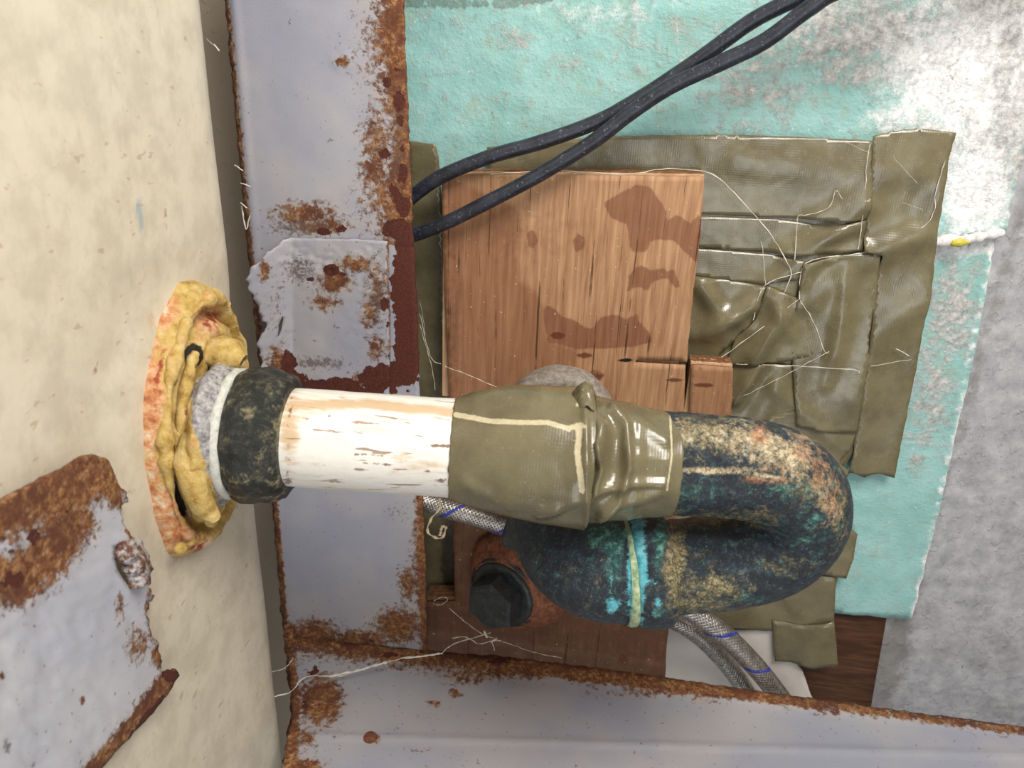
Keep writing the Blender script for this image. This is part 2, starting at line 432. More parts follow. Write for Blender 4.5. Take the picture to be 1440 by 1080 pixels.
def tube_data(path, rad, seg=24, disp=None, caps=True, arc=None, base=0):
    fr = frames(path); vs = []; fs = []; n = len(path)
    for i, p in enumerate(path):
        t, u, v = fr[i]; r = rad(i/(n-1)) if callable(rad) else rad
        for k in range(seg):
            a = 2*math.pi*k/seg; rr = r + (disp(i/(n-1), a, p) if disp else 0)
            vs.append(p+(u*math.cos(a)+v*math.sin(a))*rr)
    for i in range(n-1):
        for k in range(seg):
            a, b = i*seg+k, i*seg+(k+1) % seg
            fs.append((base+a, base+a+seg, base+b+seg, base+b)[::-1])
    if caps:
        fs.append(tuple(base+k for k in range(seg))[::-1][::-1]); fs.append(tuple(base+(n-1)*seg+k for k in range(seg))[::-1])
    return vs, fs
def tube(name, path, rad, mat, seg=24, disp=None, caps=True, **kw):
    vs, fs = tube_data(path, rad, seg, disp, caps)
    return obj(name, vs, fs, mat, **kw)
def lathe(name, origin, axis, prof, mat, seg=48, disp=None, flat=False, **kw):
    """prof: (distance along axis, radius); closed with caps"""
    axis = axis.normalized(); ref = Vector((0, -1, 0)) if abs(axis.y) < .9 else Vector((1, 0, 0))
    u = (ref-axis*ref.dot(axis)).normalized(); v = axis.cross(u); vs = []; fs = []
    for i, (h, r) in enumerate(prof):
        for k in range(seg):
            a = 2*math.pi*k/seg; p = origin+axis*h+(u*math.cos(a)+v*math.sin(a))*max(r, 1e-5)
            if disp: p = p + disp(h, a, r, p, (u*math.cos(a)+v*math.sin(a)), axis)
            vs.append(p)
    for i in range(len(prof)-1):
        for k in range(seg):
            a, b = i*seg+k, i*seg+(k+1) % seg
            fs.append((a, b, b+seg, a+seg))
    fs.append(tuple(range(seg))[::-1]); fs.append(tuple((len(prof)-1)*seg+k for k in range(seg)))
    return obj(name, vs, fs, mat, smooth=not flat, **kw)
def fine(prof, d):
    out = []
    for (h0, r0), (h1, r1) in zip(prof, prof[1:]):
        k = max(1, int(math.hypot(h1-h0, r1-r0)/d))
        out += [(h0+(h1-h0)*j/k, r0+(r1-r0)*j/k) for j in range(k)]
    return out+[prof[-1]]
def n3(p, s, seed=0): return noise.noise(p*s+Vector((seed, seed*2.3, -seed)))
def f3(p, s, seed=0, o=4): return noise.fractal(p*s+Vector((seed, seed*2.3, -seed)), 1.0, 2.0, o)
def box(name, x0, x1, y0, y1, z0, z1, mat, **kw):
    vs = [(x, y, z) for x in (x0, x1) for y in (y0, y1) for z in (z0, z1)]
    fs = [(0, 1, 3, 2), (4, 6, 7, 5), (0, 4, 5, 1), (2, 3, 7, 6), (0, 2, 6, 4), (1, 5, 7, 3)]
    return obj(name, vs, fs, mat, smooth=False, **kw)
YW = 0.431            # the wall's face
YB = 0.390            # the steel crossbar's face
XS = -0.369           # the steel side panel's face
ZB = CAMZ+0.174       # underside of the basin
# ------------------------------------------------------------------ the setting
def lin(a, b, n): return [a+(b-a)*i/n for i in range(n+1)]
xs = lin(-0.75, -0.45, 6)+lin(-0.4475, 0.22, 300)+lin(0.23, 0.65, 8); zs = lin(0.0, 0.22, 6)+lin(0.2225, 0.46, 95)+lin(0.48, 1.0, 8)
zs = lin(0.0, 0.10, 3)+lin(0.1025, 0.31, 85)+lin(0.32, 1.0, 14)
vs = []; fs = []
for x in xs:
    for z in zs:
        p = Vector((x, 0, z)); h = 0.0009*f3(p, 26, 2, 4)
        q = f3(p, 130, 5, 2); h += 0.0004*max(0, min(1, (q-0.35)*5))
        vs.append((x, YW+0.005-h, z))
for i in range(len(xs)-1):
    for j in range(len(zs)-1):
        a = i*len(zs)+j; fs.append((a, a+len(zs), a+len(zs)+1, a+1))
obj('wall_back', vs, fs, CONC, kind='structure', solid=.05, attrs={'beige': lambda x, y: float(x < 520), 'dirt_shade': lambda x, y: LN(x, y, [(1440, 290), (1235, 990)], 14, .55) + B(x, y, [(1240, 920, 50, 80, .6), (1440, 1010, 300, 35, .35)])})  # concrete darker along the board edge and the side panel
box('floor', -0.9, 0.9, -1.0, YW+0.05, -0.03, 0.0, WALL, kind='structure')
# ------------------------------------------------------------------ teal painted wallboard
def tdisp(x, y): return 0.0010*fbm(x, y, 120, 1)+0.0004*fbm(x, y, 25, 2)+0.006*math.exp(-((y-0)/40)**2)*0.2
sheet('painted_board', [(528, -190), (1510, -190), (1470, -25), (1452, 120), (1438, 230), (1413, 324), (1360, 334), (1310, 338), (1290, 330), (1280, 240), (700, 240), (690, 560), (545, 560)],
      1, YW-0.001, TEAL, step=9, disp=lambda x, y: tdisp(x, y)+0.0022*max(0, min(1, (y-290)/40))*(x > 1270)+0.002*math.exp(-((x-(1440-0.16*y))/6)**2)*(x > 1380), jag=2, seed=3, sc=20, thick=0.0035,
      attrs={'peel': lambda x, y: max(B(x, y, [(950, 60, 260, 90, .36), (1060, 110, 110, 110, .52), (720, 50, 40, 30, .5), (800, 90, 40, 40, .45), (1180, 190, 60, 40, .3), (640, 170, 50, 25, .3), (1220, 50, 160, 90, .72), (1400, 60, 80, 260, .95)]), .24),
             'white': lambda x, y: max(B(x, y, [(1330, 110, 90, 120, .85), (1370, 270, 55, 80, .95), (1440, 120, 40, 150, .45), (850, 20, 90, 25, .4), (1270, 170, 60, 40, .6), (1200, 20, 120, 30, .3)]), 0),  # white paint, with the bright glare at upper right painted in
             'dirt_shade': lambda x, y: max(LN(x, y, [(568, 4), (660, 6), (720, 4), (780, -5)], 7, .8), LN(x, y, [(905, 0), (903, 110)], 3, .35), B(x, y, [(1350, 100, 40, 120, .35), (690, 165, 60, 20, .25)]))},
      label='large pale teal painted board with peeling whitish top, behind the black cables', cat='board')
sheet('painted_board', [(1255, 342), (1330, 338), (1394, 334), (1396, 350), (1372, 480), (1345, 600), (1312, 750), (1282, 868), (1265, 871), (1168, 862), (1150, 700), (1180, 560)],
      1, YW-0.0005, TEAL, step=8, disp=lambda x, y: 0.6*tdisp(x, y)+0.0014*max(0, (x-(1400-(y-330)*0.21)+14)/14), jag=1.6, seed=9, sc=16, thick=0.0025,
      attrs={'peel': lambda x, y: max(B(x, y, [(1340, 440, 40, 90, .7), (1310, 560, 45, 90, .62), (1290, 650, 25, 30, .5), (1370, 380, 20, 40, .5)]), .12),
             'white': lambda x, y: max(LN(x, y, [(1300, 350), (1400, 342)], 16, .9), LN(x, y, [(1396, 350), (1345, 600), (1283, 868)], 4, .75)),
             'dirt_shade': lambda x, y: LN(x, y, [(1310, 345), (1395, 345)], 4, .5)},
      label='lower teal painted board narrowing beside the grey concrete, under the tape edge', cat='board')
# torn paint ridge between both boards and the yellow foam in the slot
ra = [PL(x, y, 1, YW-0.006) for x, y in [(1306, 341), (1335, 338), (1362, 336), (1388, 331), (1412, 327)]]
tube('torn_paint_ridge', smooth_path(ra, 10), lambda t: 0.0030*(1-.3*t), CHALK, 12, disp=lambda t, a, p: 0.0016*f3(p, 260, 3), label='crumbling white paint ridge along the seam between the two teal boards', cat='paint')
fa = [PL(x, y, 1, YW-0.0085) for x, y in [(1334, 342), (1348, 341), (1364, 341)]]
tube('foam_scrap', smooth_path(fa, 6), lambda t: 0.0018*math.sin(math.pi*min(.95, max(.05, t)))+.0004, FOAM, 10, disp=lambda t, a, p: 0.0008*f3(p, 500, 3), label='small yellow foam scrap stuck in the seam between the teal boards', cat='foam')
sheet('timber_stud', [(1060, 845), (1250, 850), (1222, 1010), (1040, 1010)], 1, YW+0.003, WOODD, step=14, thick=0.003, disp=lambda x, y: .0003*fbm(x, y, 40, 4), label='dark brown timber showing between the tape and the grey concrete', cat='wood')
sheet('plasterboard_offcut', [(925, 872), (1100, 880), (1112, 925), (1130, 946), (1139, 975), (1150, 1000), (1100, 1010), (920, 1000)], 1, YW-0.003, BOARD, step=7, jag=.7, seed=4, thick=0.004, label='pale grey board offcut behind the braided hoses', cat='board')
# ------------------------------------------------------------------ tape on the wall
FL = [([(1218, 290), (1180, 320), (1120, 370), (1060, 420), (1000, 470)], 13, .0032), ([(1212, 345), (1150, 365), (1100, 420), (1060, 500), (1035, 560)], 9, .0026), ([(1330, 330), (1250, 350), (1180, 385), (1140, 420)], 16, .0022),
      ([(1120, 430), (1085, 480), (1050, 540)], 7, .0018), ([(985, 400), (1020, 440), (1050, 460)], 10, .0020), ([(1300, 420), (1240, 470), (1200, 560)], 20, .0014), ([(1190, 400), (1180, 470), (1160, 540)], 9, .0014), ([(1040, 230), (1180, 245), (1290, 225)], 22, .0012), ([(1090, 545), (1150, 600), (1200, 640)], 10, .0015)]
def FOLD(x, y):
    if x < 960: return 0.0
    return sum(LN(x, y, p, w, h) for p, w, h in FL)
def wr(x, y, lines, base=0.0006):                 # creases: (points, width px, height m)
    v = base*fbm(x, y, 70, 8) + FOLD(x, y)
    for pts, w, h in lines: v += LN(x, y, pts, w, h)
    return v
NT = [0]
def tape(poly, off, label, seed=1, lines=(), jag=.5, dark=None, glue=None, step=6):
    NT[0] += 1
    lay = {.0045: .0046, .0070: .0052, .0072: .0052, .0080: .0058, .0088: .0058, .0093: .0052, .0095: .0058, .0075: .0058, .0085: .0064, .0100: .0070, .0112: .0070, .0105: .0060, .0125: .0068}[off]
    return sheet('tape_strip', poly, 1, YW-lay, TAPE, step=step, jag=jag, seed=seed, sc=22, thick=0.00035, disp=lambda x, y: wr(x, y, lines),
                 attrs={'glue': glue or (lambda x, y: 0.0), 'dark': dark or (lambda x, y: 0.0)}, label=label, cat='tape', group='olive tape strips stuck on the boards')
tape([(640, 255), (990, 262), (1212, 290), (1218, 600), (1150, 720), (1180, 800), (1172, 845), (1100, 884), (940, 884), (760, 880), (640, 820)], 0.0045, 'wide olive tape patch under the plywood, showing behind the trap bend', 2, step=12)
tape([(574, 198), (612, 203), (617, 222), (624, 330), (632, 560), (640, 700), (642, 860), (575, 860)], 0.0070, 'narrow olive tape strip beside the steel crossbar edge', 3, dark=lambda x, y: B(x, y, [(632, 790, 14, 70, .9)]))  # dark patch paints the shade beside the plywood's lower edge
tape([(685, 207), (760, 199), (850, 192), (1010, 189), (1140, 193), (1226, 198), (1224, 290), (1216, 312), (1100, 306), (984, 301), (800, 290), (690, 270)], 0.0095,
     'long olive tape strip along the top edge of the plywood', 4, [([(1215, 270), (1150, 310)], 18, .0028), ([(1000, 215), (1220, 250)], 26, .0012)])
tape([(960, 303), (1090, 308), (1150, 316), (1160, 318), (1216, 308), (1211, 352), (1120, 358), (980, 348)], 0.0072, 'short olive tape strip below the long top strip, gaping open at its end', 5,
     [([(1105, 352), (1160, 330), (1212, 318)], 14, .003)], dark=lambda x, y: B(x, y, [(1175, 311, 24, 5, 1.1, -4)]))  # dark slit under the lifted end is painted on
tape([(960, 348), (1085, 358), (1132, 366), (1120, 392), (1076, 398), (1030, 396), (960, 386)], 0.0080, 'thin olive tape strip ending where the cobweb strands cross', 6)
tape([(1228, 192), (1240, 188), (1290, 180), (1312, 183), (1345, 187), (1334, 225), (1326, 268), (1316, 330), (1312, 390), (1300, 450), (1288, 520), (1272, 600), (1258, 672), (1236, 666), (1216, 671), (1194, 664), (1206, 600), (1214, 540), (1226, 440), (1238, 358), (1212, 352), (1218, 300)], 0.0085,
     'tall olive tape strip overlapping the two teal boards at right', 7, [([(1216, 355), (1300, 320), (1325, 270)], 16, .0025), ([(1220, 470), (1305, 420)], 22, .002), ([(1240, 250), (1330, 240)], 20, .0012)], jag=1.3)
tape([(1128, 370), (1180, 358), (1237, 354), (1232, 420), (1222, 500), (1212, 560), (1204, 610), (1150, 606), (1120, 600), (1112, 470)], 0.0100, 'square olive tape patch with a squared top corner right of the cobweb', 8,
     [([(1190, 380), (1175, 500)], 12, .0014), ([(1130, 400), (1125, 430)], 8, .001)])
tape([(955, 384), (1078, 402), (1062, 450), (1040, 475), (1010, 500), (1000, 540), (955, 530)], 0.0088, 'greyish glossy tape corner right of the plywood edge', 9, [([(975, 470), (1060, 430)], 10, .003), ([(985, 400), (1020, 470)], 12, .002)])
tape([(1078, 400), (1124, 420), (1140, 455), (1166, 494), (1100, 510), (1020, 515), (1035, 475), (1062, 450)], 0.0112, 'pointed olive tape piece folded in the middle of the patchwork', 10, [([(1060, 500), (1100, 440)], 10, .0028), ([(1085, 420), (1110, 470)], 9, .0016)])
tape([(960, 500), (1100, 512), (1200, 516), (1208, 522), (1200, 560), (1206, 612), (1188, 640), (1150, 672), (1100, 650), (1000, 600), (960, 560)], 0.0093, 'olive tape piece just above the curve of the trap bend', 11, [([(1030, 560), (1080, 500)], 10, .003), ([(1100, 520), (1060, 600)], 14, .0015)])
tape([(1060, 590), (1190, 560), (1216, 604), (1180, 650), (1196, 665), (1150, 720), (1080, 680)], 0.0075, 'ragged olive tape piece at the outer side of the trap bend', 12, jag=1.6)
tape([(1090, 720), (1192, 737), (1206, 752), (1200, 785), (1190, 814), (1120, 802), (1080, 780)], 0.0100, 'small olive tape tab sticking out below the trap bend', 13, [([(1150, 780), (1196, 786)], 4, .001)])
tape([(930, 850), (1050, 806), (1110, 806), (1175, 812), (1173, 880), (1110, 888), (1000, 886), (930, 880)], 0.0105, 'olive tape strip running below the trap above the hoses', 14, [([(1100, 830), (1120, 860)], 8, .0016)])
tape([(1086, 872), (1128, 880), (1172, 872), (1176, 905), (1179, 938), (1140, 937), (1110, 931), (1090, 930)], 0.0125, 'lowest olive tape end, shiny, over the dark timber', 15, [([(1140, 930), (1160, 880)], 16, .0028)])
# ------------------------------------------------------------------ plywood
YP = 0.408
def PG(px, py, poly, soft):
    c = False; j = len(poly)-1
    for i in range(len(poly)):
        if (poly[i][1] > py) != (poly[j][1] > py) and px < (poly[j][0]-poly[i][0])*(py-poly[i][1])/(poly[j][1]-poly[i][1])+poly[i][0]: c = not c
        j = i
    d = dseg(px, py, poly+[poly[0]])/soft
    return max(0.0, min(1.0, .5+(d if c else -d)*.5))
Z3 = lambda pts: [(600+a/2.841, 220+b/2.841) for a, b in pts]
ST = [Z3(q) for q in ([(700, 190), (760, 150), (840, 110), (900, 130), (960, 220), (950, 270), (1000, 230), (1060, 270), (1090, 210), (1110, 330), (1080, 430), (1040, 390), (990, 340), (900, 335), (870, 380), (810, 380), (800, 270), (740, 250)],
      [(800, 540), (810, 470), (850, 430), (900, 460), (950, 440), (965, 480), (905, 500), (880, 545), (850, 520)], [(960, 455), (990, 450), (1015, 520), (990, 530), (965, 490)],
      [(670, 680), (700, 640), (760, 630), (800, 650), (840, 620), (845, 665), (890, 700), (900, 740), (830, 760), (740, 765), (600, 770), (480, 740), (465, 600), (500, 595), (540, 640), (600, 660), (650, 690)],
      [(400, 300), (430, 290), (442, 340), (425, 372), (402, 360)], [(580, 330), (600, 305), (635, 330), (630, 370), (598, 388)], [(640, 860), (680, 850), (720, 870), (700, 900), (650, 890)])]
RD = Z3([(40, 60), (370, 210), (385, 290), (355, 380), (370, 500), (430, 530), (465, 600), (480, 740), (600, 770), (600, 1100), (40, 1100)])
def board_attrs():
    return {'red': lambda x, y: max(PG(x, y, RD, 12), float(y > 690)), 'stain': lambda x, y: max([.95*PG(x, y, q, 5) for q in ST]+[.55*(y > 700), .5*B(x, y, [(634, 420, 12, 240, 1)])]), 'dirt_shade': lambda x, y: max(B(x, y, [(800, 900, 200, 60, .5), (640, 470, 14, 120, .45), (740, 330, 90, 60, .35), (840, 560, 30, 20, .4), (820, 860, 60, 80, .4), (880, 940, 60, 20, .5)]), .72*(y > 700)),  # real grime; the lower board also has the trap's shade painted in
            'knot': lambda x, y: B(x, y, [(784, 472, 10, 6, 1.1), (748, 338, 7, 14, .45), (812, 340, 8, 12, .5), (822, 500, 14, 5, .9), (882, 510, 5, 4, .9), (950, 535, 16, 4, .8), (840, 530, 12, 6, .8), (876, 922, 4, 4, 1.2), (880, 930, 18, 12, .55)]),
            'kerf': lambda x, y: max(LN(x, y, [(815, 502), (852, 503), (893, 508)], 2.2, .8), LN(x, y, [(813, 502), (812, 560)], 1.3, .75), LN(x, y, [(772, 250), (773, 300)], 1, .7), LN(x, y, [(881, 250), (880, 420)], .9, .6), LN(x, y, [(764, 370), (766, 440)], 1.0, .7))}
pb = thing('plywood_sheet', PL(800, 940, 1, YP), 'large stained brown plywood sheet under the black cables', 'plywood')
top = [(622, 244), (700, 243), (800, 244), (900, 245), (991, 247)]
def reparent(o, p):
    o.parent = p; o.location = Vector(o['_w'])-Vector(p.location); return o
main = [(621, 246), (700, 245), (800, 246), (900, 247), (990, 249), (985, 330), (974, 420), (966, 506), (966, 509), (894, 506), (894, 510), (964, 514), (962, 575), (950, 720), (935, 955), (595, 955), (595, 848), (640, 846), (634, 640), (628, 480), (622, 330)]
reparent(sheet('face_ply', main, 1, YP, PLY, step=8, jag=.9, seed=21, sc=20, thick=0.0022, disp=lambda x, y: .0002*fbm(x, y, 30, 2), attrs=board_attrs()), pb)
def plies(parent, edge_a, edge_b, n0=4, pale=True):
    # the layered edge: a ply behind a ply, each proud by a different hair
    for k in range(n0):
        y0 = YP+0.0025+k*0.0030; y1 = y0+0.0029; w = (0, .0006, -.0003, .0004)[k % 4]
        outer = [PL(x, y, 1, YP) for x, y in edge_a]
        zs0 = outer[0].z; zs1 = outer[-1].z
        vs = []; fs = []; n = 60
        for i in range(n+1):
            t = i/n; f = t*(len(outer)-1); a = outer[int(min(f, len(outer)-2))]; b = outer[int(min(f, len(outer)-2))+1]; q = a.lerp(b, f-int(min(f, len(outer)-2)))
            xt = q.x+w+.0005*nz(i*1.0, k*9.0, 4.0)
            for (yy, xx) in ((y0, xt), (y1, xt), (y1, edge_b), (y0, edge_b)): vs.append((xx, yy, q.z))
        for i in range(n):
            for j in range(4):
                a = i*4+j; b = i*4+(j+1) % 4; fs.append((a, b, b+4, a+4))
        fs += [(0, 1, 2, 3)[::-1], (n*4, n*4+1, n*4+2, n*4+3)]
        o = obj('ply', vs, fs, PLYL if pale and k % 2 == 0 else PLYB, parent=parent, smooth=False)
plies(pb, top, PL(632, 560, 1, YP).x)
plies(pb, [(641, 548), (800, 552), (955, 556)], PL(800, 838, 1, YP).x)
plies(pb, [(599, 842), (800, 842), (936, 842)], PL(800, 950, 1, YP).x, pale=False)
sb = thing('plywood_block', PL(1000, 600, 1, YP), 'small pale plywood block beside the sawn corner, above the trap bend', 'plywood')
reparent(sheet('face_ply', [(972, 514), (1000, 515), (1031, 518), (1028, 590), (1022, 640), (968, 636)], 1, YP, PLY, step=7, jag=.8, seed=31, thick=0.0022,
      attrs={'red': lambda x, y: .5, 'stain': lambda x, y: B(x, y, [(985, 530, 14, 8, .5), (1000, 560, 14, 14, .4)]), 'dirt_shade': lambda x, y: .1, 'knot': lambda x, y: B(x, y, [(990, 542, 20, 3.5, .9, 6)]), 'kerf': lambda x, y: 0.0}), sb)
plies(sb, [(972, 512), (1000, 514), (1031, 516)], PL(1000, 636, 1, YP).x)
# ------------------------------------------------------------------ steel crossbar between basin and wall
def lipx(y): return 328+0.083*y                   # the bend line
def edgex(y):
    pts = [(-260, 289), (0, 313), (300, 341), (600, 372), (900, 398), (960, 402)]
    for (a, b), (c, d) in zip(pts, pts[1:]):
        if y <= c: return b+(d-b)*(y-a)/(c-a)
    return pts[-1][1]
def bdisp(x, y):
    v = 0.0003*fbm(x, y, 60, 3)
    e = lipx(y)
    if x < e: v -= (e-x)*0.00016
    v += 0.0009*math.exp(-((x-e-2)/3.5)**2)
    v += 0.0006*B(x, y, [(430, 310, 60, 24, 1), (560, 170, 30, 120, 1)])*fbm(x, y, 9, 1)
    v += .0012*(B(x, y, [(484, 84, 16, 12, 1)]))*(.6+fbm(x, y, 6, 1))
    return v
def brust(x, y):
    re = 569+0.035*y
    a = 0.0
    if y < 345: a = math.exp(-max(0, re-x-10)/max(10, (38+20*nz(x, y, 60, 4)+14*math.sin(y/38))))*0.98
    if 690 < y < 930: a = max(a, math.exp(-max(0, re-x-4)/ (13+5*math.sin(y/30)))*.85)
    a = max(a, B(x, y, [(430, 300, 52, 18, .75), (452, 318, 50, 14, .7), (530, 200, 28, 60, .62), (525, 240, 22, 30, .72), (482, 86, 12, 9, .85), (515, 55, 14, 8, .45), (440, 900, 40, 30, .95), (500, 900, 60, 16, .8), (560, 880, 40, 30, .8), (575, 820, 18, 30, .7), (415, 925, 30, 30, .9), (510, 770, 3, 6, .4), (433, 137, 3, 5, .6), (466, 197, 4, 4, .6)]))
    a = max(a, LN(x, y, [(edgex(v)+3, v) for v in range(-40, 1000, 40)], 7, .9))
    return a
def bchip(x, y):
    re = 569+0.035*y
    a = B(x, y, [(561, 142, 9, 16, .95), (545, 118, 8, 10, .8), (558, 98, 6, 6, .8), (563, 170, 6, 10, .8), (543, 216, 10, 9, .9), (566, 208, 6, 8, .75), (567, 245, 7, 16, .9), (520, 225, 6, 6, .6), (567, 10, 5, 6, .6), (556, 275, 14, 22, .7), (568, 290, 12, 16, .9),
                 (560, 322, 24, 14, 1.1), (572, 350, 16, 30, 1.2), (572, 400, 20, 60, 1.3), (575, 480, 20, 60, 1.3), (540, 530, 30, 25, 1.1), (480, 540, 40, 18, 1.1), (420, 535, 30, 20, 1.0), (455, 326, 14, 6, .9), (478, 322, 10, 6, .8), (400, 500, 16, 40, .9)
                 , (520, 900, 16, 6, .6), (430, 905, 16, 14, .6), (470, 890, 10, 6, .5)])
    return a
STE = lambda r, c, d=None: {'rust': r, 'chip': c, 'dirt_shade': d or (lambda x, y: 0.0)}
cb = thing('steel_crossbar', PL(470, 900, 1, YB+.002), 'rusting lavender painted steel crossbar with a bent lip, between basin and board', 'metal frame')
edge_l = [(edgex(y), y) for y in range(-205, 915, 35)]
face = [(562, -205), (568, -30), (569, 60), (575, 200), (580, 320), (586, 430), (590, 560), (594, 700), (598, 800), (600, 925), (500, 915), (402, 905)]
reparent(sheet('face_plate', edge_l[::1]+face[::-1], 1, YB, STEEL, step=6, disp=bdisp, seed=41, sc=12, thick=0.0016, jfn=lambda x, y: 2.6 if x < 410 else 1.6,
      attrs=STE(brust, bchip, lambda x, y: B(x, y, [(420, 320, 60, 18, .6), (520, 170, 30, 60, .35), (560, 200, 20, 120, .5), (490, 540, 90, 14, .55), (560, 720, 40, 24, .4)]))), cb)
# welded tab with the torn flap
tabp = [(410, 334), (450, 335), (500, 336), (546, 339), (547, 400), (549, 450), (548, 560), (500, 575), (412, 575), (402, 565), (396, 540), (388, 534), (380, 500), (376, 470), (386, 452), (380, 440), (377, 420), (368, 400), (366, 372), (380, 358), (392, 345)]
def tabd(x, y):
    v = 0.0012+0.0003*fbm(x, y, 30, 6)
    if x < 412: v += (412-x)*0.00030+0.0004*fbm(x, y, 8, 2)
    v += 0.0014*B(x, y, [(450, 372, 40, 24, 1), (525, 400, 24, 60, 1), (420, 360, 20, 20, 1)])*fbm(x, y, 9, 9)
    return v
tb = reparent(sheet('welded_tab', tabp, 1, YB-0.001, STEEL, step=4, disp=tabd, seed=43, sc=10, thick=0.0012, jfn=lambda x, y: 3.5 if x < 405 else 1.0,
      holes=[[(398, 452), (402, 440), (403, 444), (400, 462), (397, 470)], [(437, 391), (441, 390), (441, 395), (437, 396)]],
      attrs=STE(lambda x, y: max(B(x, y, [(470, 395, 26, 20, .85), (455, 425, 28, 14, .6), (500, 370, 30, 14, .7), (530, 400, 18, 40, .62), (520, 440, 16, 30, .62), (530, 490, 14, 20, .72), (390, 520, 18, 40, .75), (372, 380, 8, 18, .8), (440, 545, 60, 10, .8), (520, 535, 30, 14, .8)]), LN(x, y, [(546, 340), (549, 520)], 3, .62)),
                lambda x, y: B(x, y, [(466, 379, 13, 8, 1.0), (484, 386, 9, 4, .8), (541, 428, 9, 10, .8), (545, 455, 4, 8, .8), (405, 515, 14, 24, .95), (470, 542, 44, 11, 1.05), (530, 532, 26, 20, 1.1), (415, 545, 22, 24, .9), (490, 560, 60, 12, 1.2), (436, 393, 6, 4, .7)]),
                lambda x, y: B(x, y, [(420, 380, 30, 26, .6), (390, 420, 20, 70, .4), (530, 420, 24, 80, .5), (450, 510, 60, 12, .6), (520, 370, 30, 30, .3)]))), cb)
tag(tb, 'welded tab with a torn flap bent outwards')
# ------------------------------------------------------------------ steel side panel along the bottom
sp_ = thing('steel_side_panel', PL(900, 1000, 0, XS), 'lavender painted steel side panel with a rusted upper edge, along the bottom', 'metal panel')
def sdisp(x, y):
    e = 1034+0.028*(x-430)
    v = 0.0002*fbm(x, y, 50, 3)
    v += 0.0011*math.exp(-((y-e)/4.0)**2)
    if y > e: v += 0.00004*(y-e)
    else: v -= .0022*math.sin(math.pi*max(0, min(1, (e-y)/110.0)))
    t = 900+0.125*(x-430)
    v += 0.001*math.exp(-((y-t)/5)**2)
    return v
top_s = [(404, 898), (470, 902), (600, 915), (700, 922), (800, 934), (900, 946), (1000, 960), (1200, 986), (1440, 1018), (1600, 1039)]
def srust(x, y):
    t = 893+0.1265*(x-404)
    w = 26 if x < 760 else (15 if x < 1000 else 8)
    a = math.exp(-max(0, y-t-6)/(w*(.8+.5*nz(x, y, 45, 9))))*(.95 if x < 1150 else .72)
    return max(a, B(x, y, [(450, 985, 32, 36, 1.0), (430, 1040, 18, 14, .7), (640, 975, 10, 6, .8), (612, 990, 14, 5, .7), (430, 1085, 30, 20, .9), (528, 1040, 10, 9, .6), (990, 985, 30, 8, .5), (1165, 1000, 24, 8, .7), (1410, 1035, 10, 6, .5), (660, 950, 50, 16, .65), (900, 975, 100, 8, .5)]),
               LN(x, y, [(404, 900), (412, 1000), (408, 1100), (395, 1290)], 12, .95))
reparent(sheet('panel_sheet', top_s+[(1600, 1290), (372, 1290), (392, 1110), (404, 1040), (412, 1000)], 0, XS, STEEL, step=6, disp=sdisp, seed=51, sc=14, thick=0.0015, jfn=lambda x, y: 1.5,
      attrs=STE(srust, lambda x, y: B(x, y, [(550, 920, 14, 5, .9), (700, 930, 30, 6, .6), (440, 940, 10, 20, .6), (430, 990, 14, 20, .5)]), lambda x, y: B(x, y, [(600, 1005, 40, 8, .35), (590, 1055, 24, 6, .5), (900, 1010, 200, 20, .22)]))), sp_)
tag(lathe('rivet', PL(521, 1040, 0, XS-0.001), Vector((1, 0, 0)), fine([(0, .0044), (.0020, .0040), (.0034, .0030), (.0038, .002), (.0036, 0)], .0006), RUSTB, 24, parent=sp_), 'round rusty rivet head')
# rusted corner seam where crossbar and side panel meet
cs = [PL(x, y, 1, v) for x, y, v in [(405, 880, .386), (409, 930, .384), (413, 985, .366), (410, 1040, .345), (400, 1090, .33)]]
reparent(tube('corner_seam', smooth_path(cs, 12), lambda t: .0028+.0008*math.sin(t*9), RUSTS, 12, disp=lambda t, a, p: .0016*f3(p, 200, 2), attrs=STE(lambda x, y: .9, lambda x, y: .3)), sp_)
# ------------------------------------------------------------------ basin
bs = []
for i in range(61): bs.append((0.0+0.312*i/60, ZB, 0))
for i in range(1, 13):
    a = math.pi/2*i/12; bs.append((0.312+0.025*math.sin(a), ZB+0.025*(1-math.cos(a)), 0))
for i in range(1, 8): bs.append((0.337, ZB+.025+.018*i, 0))
xs = lin(-.62, .42, 170); vs = []; fs = []
FC = Vector((0, 0, 0))
pa = W(375, 612, .325); pbv = W(900, 648, .325); AX = (pbv-pa).normalized()
FC = pa + AX*((ZB-pa.z)/AX.z)                     # where the drain meets the basin
for x in xs:
    for (y, z, _) in bs:
        r = math.hypot(x-FC.x, y-FC.y)
        dz = 0.0045*math.exp(-((r-.060)/.012)**2)*.35 - .003*math.exp(-((x-FC.x)/.09)**2-((y-.26)/.09)**2)*0
        dz += .0008*noise.noise(Vector((x*14, y*14, 1)))
        vs.append((x, y, z+dz))
n = len(bs)
for i in range(len(xs)-1):
    for j in range(n-1):
        a = i*n+j; fs.append((a, a+1, a+n+1, a+n))
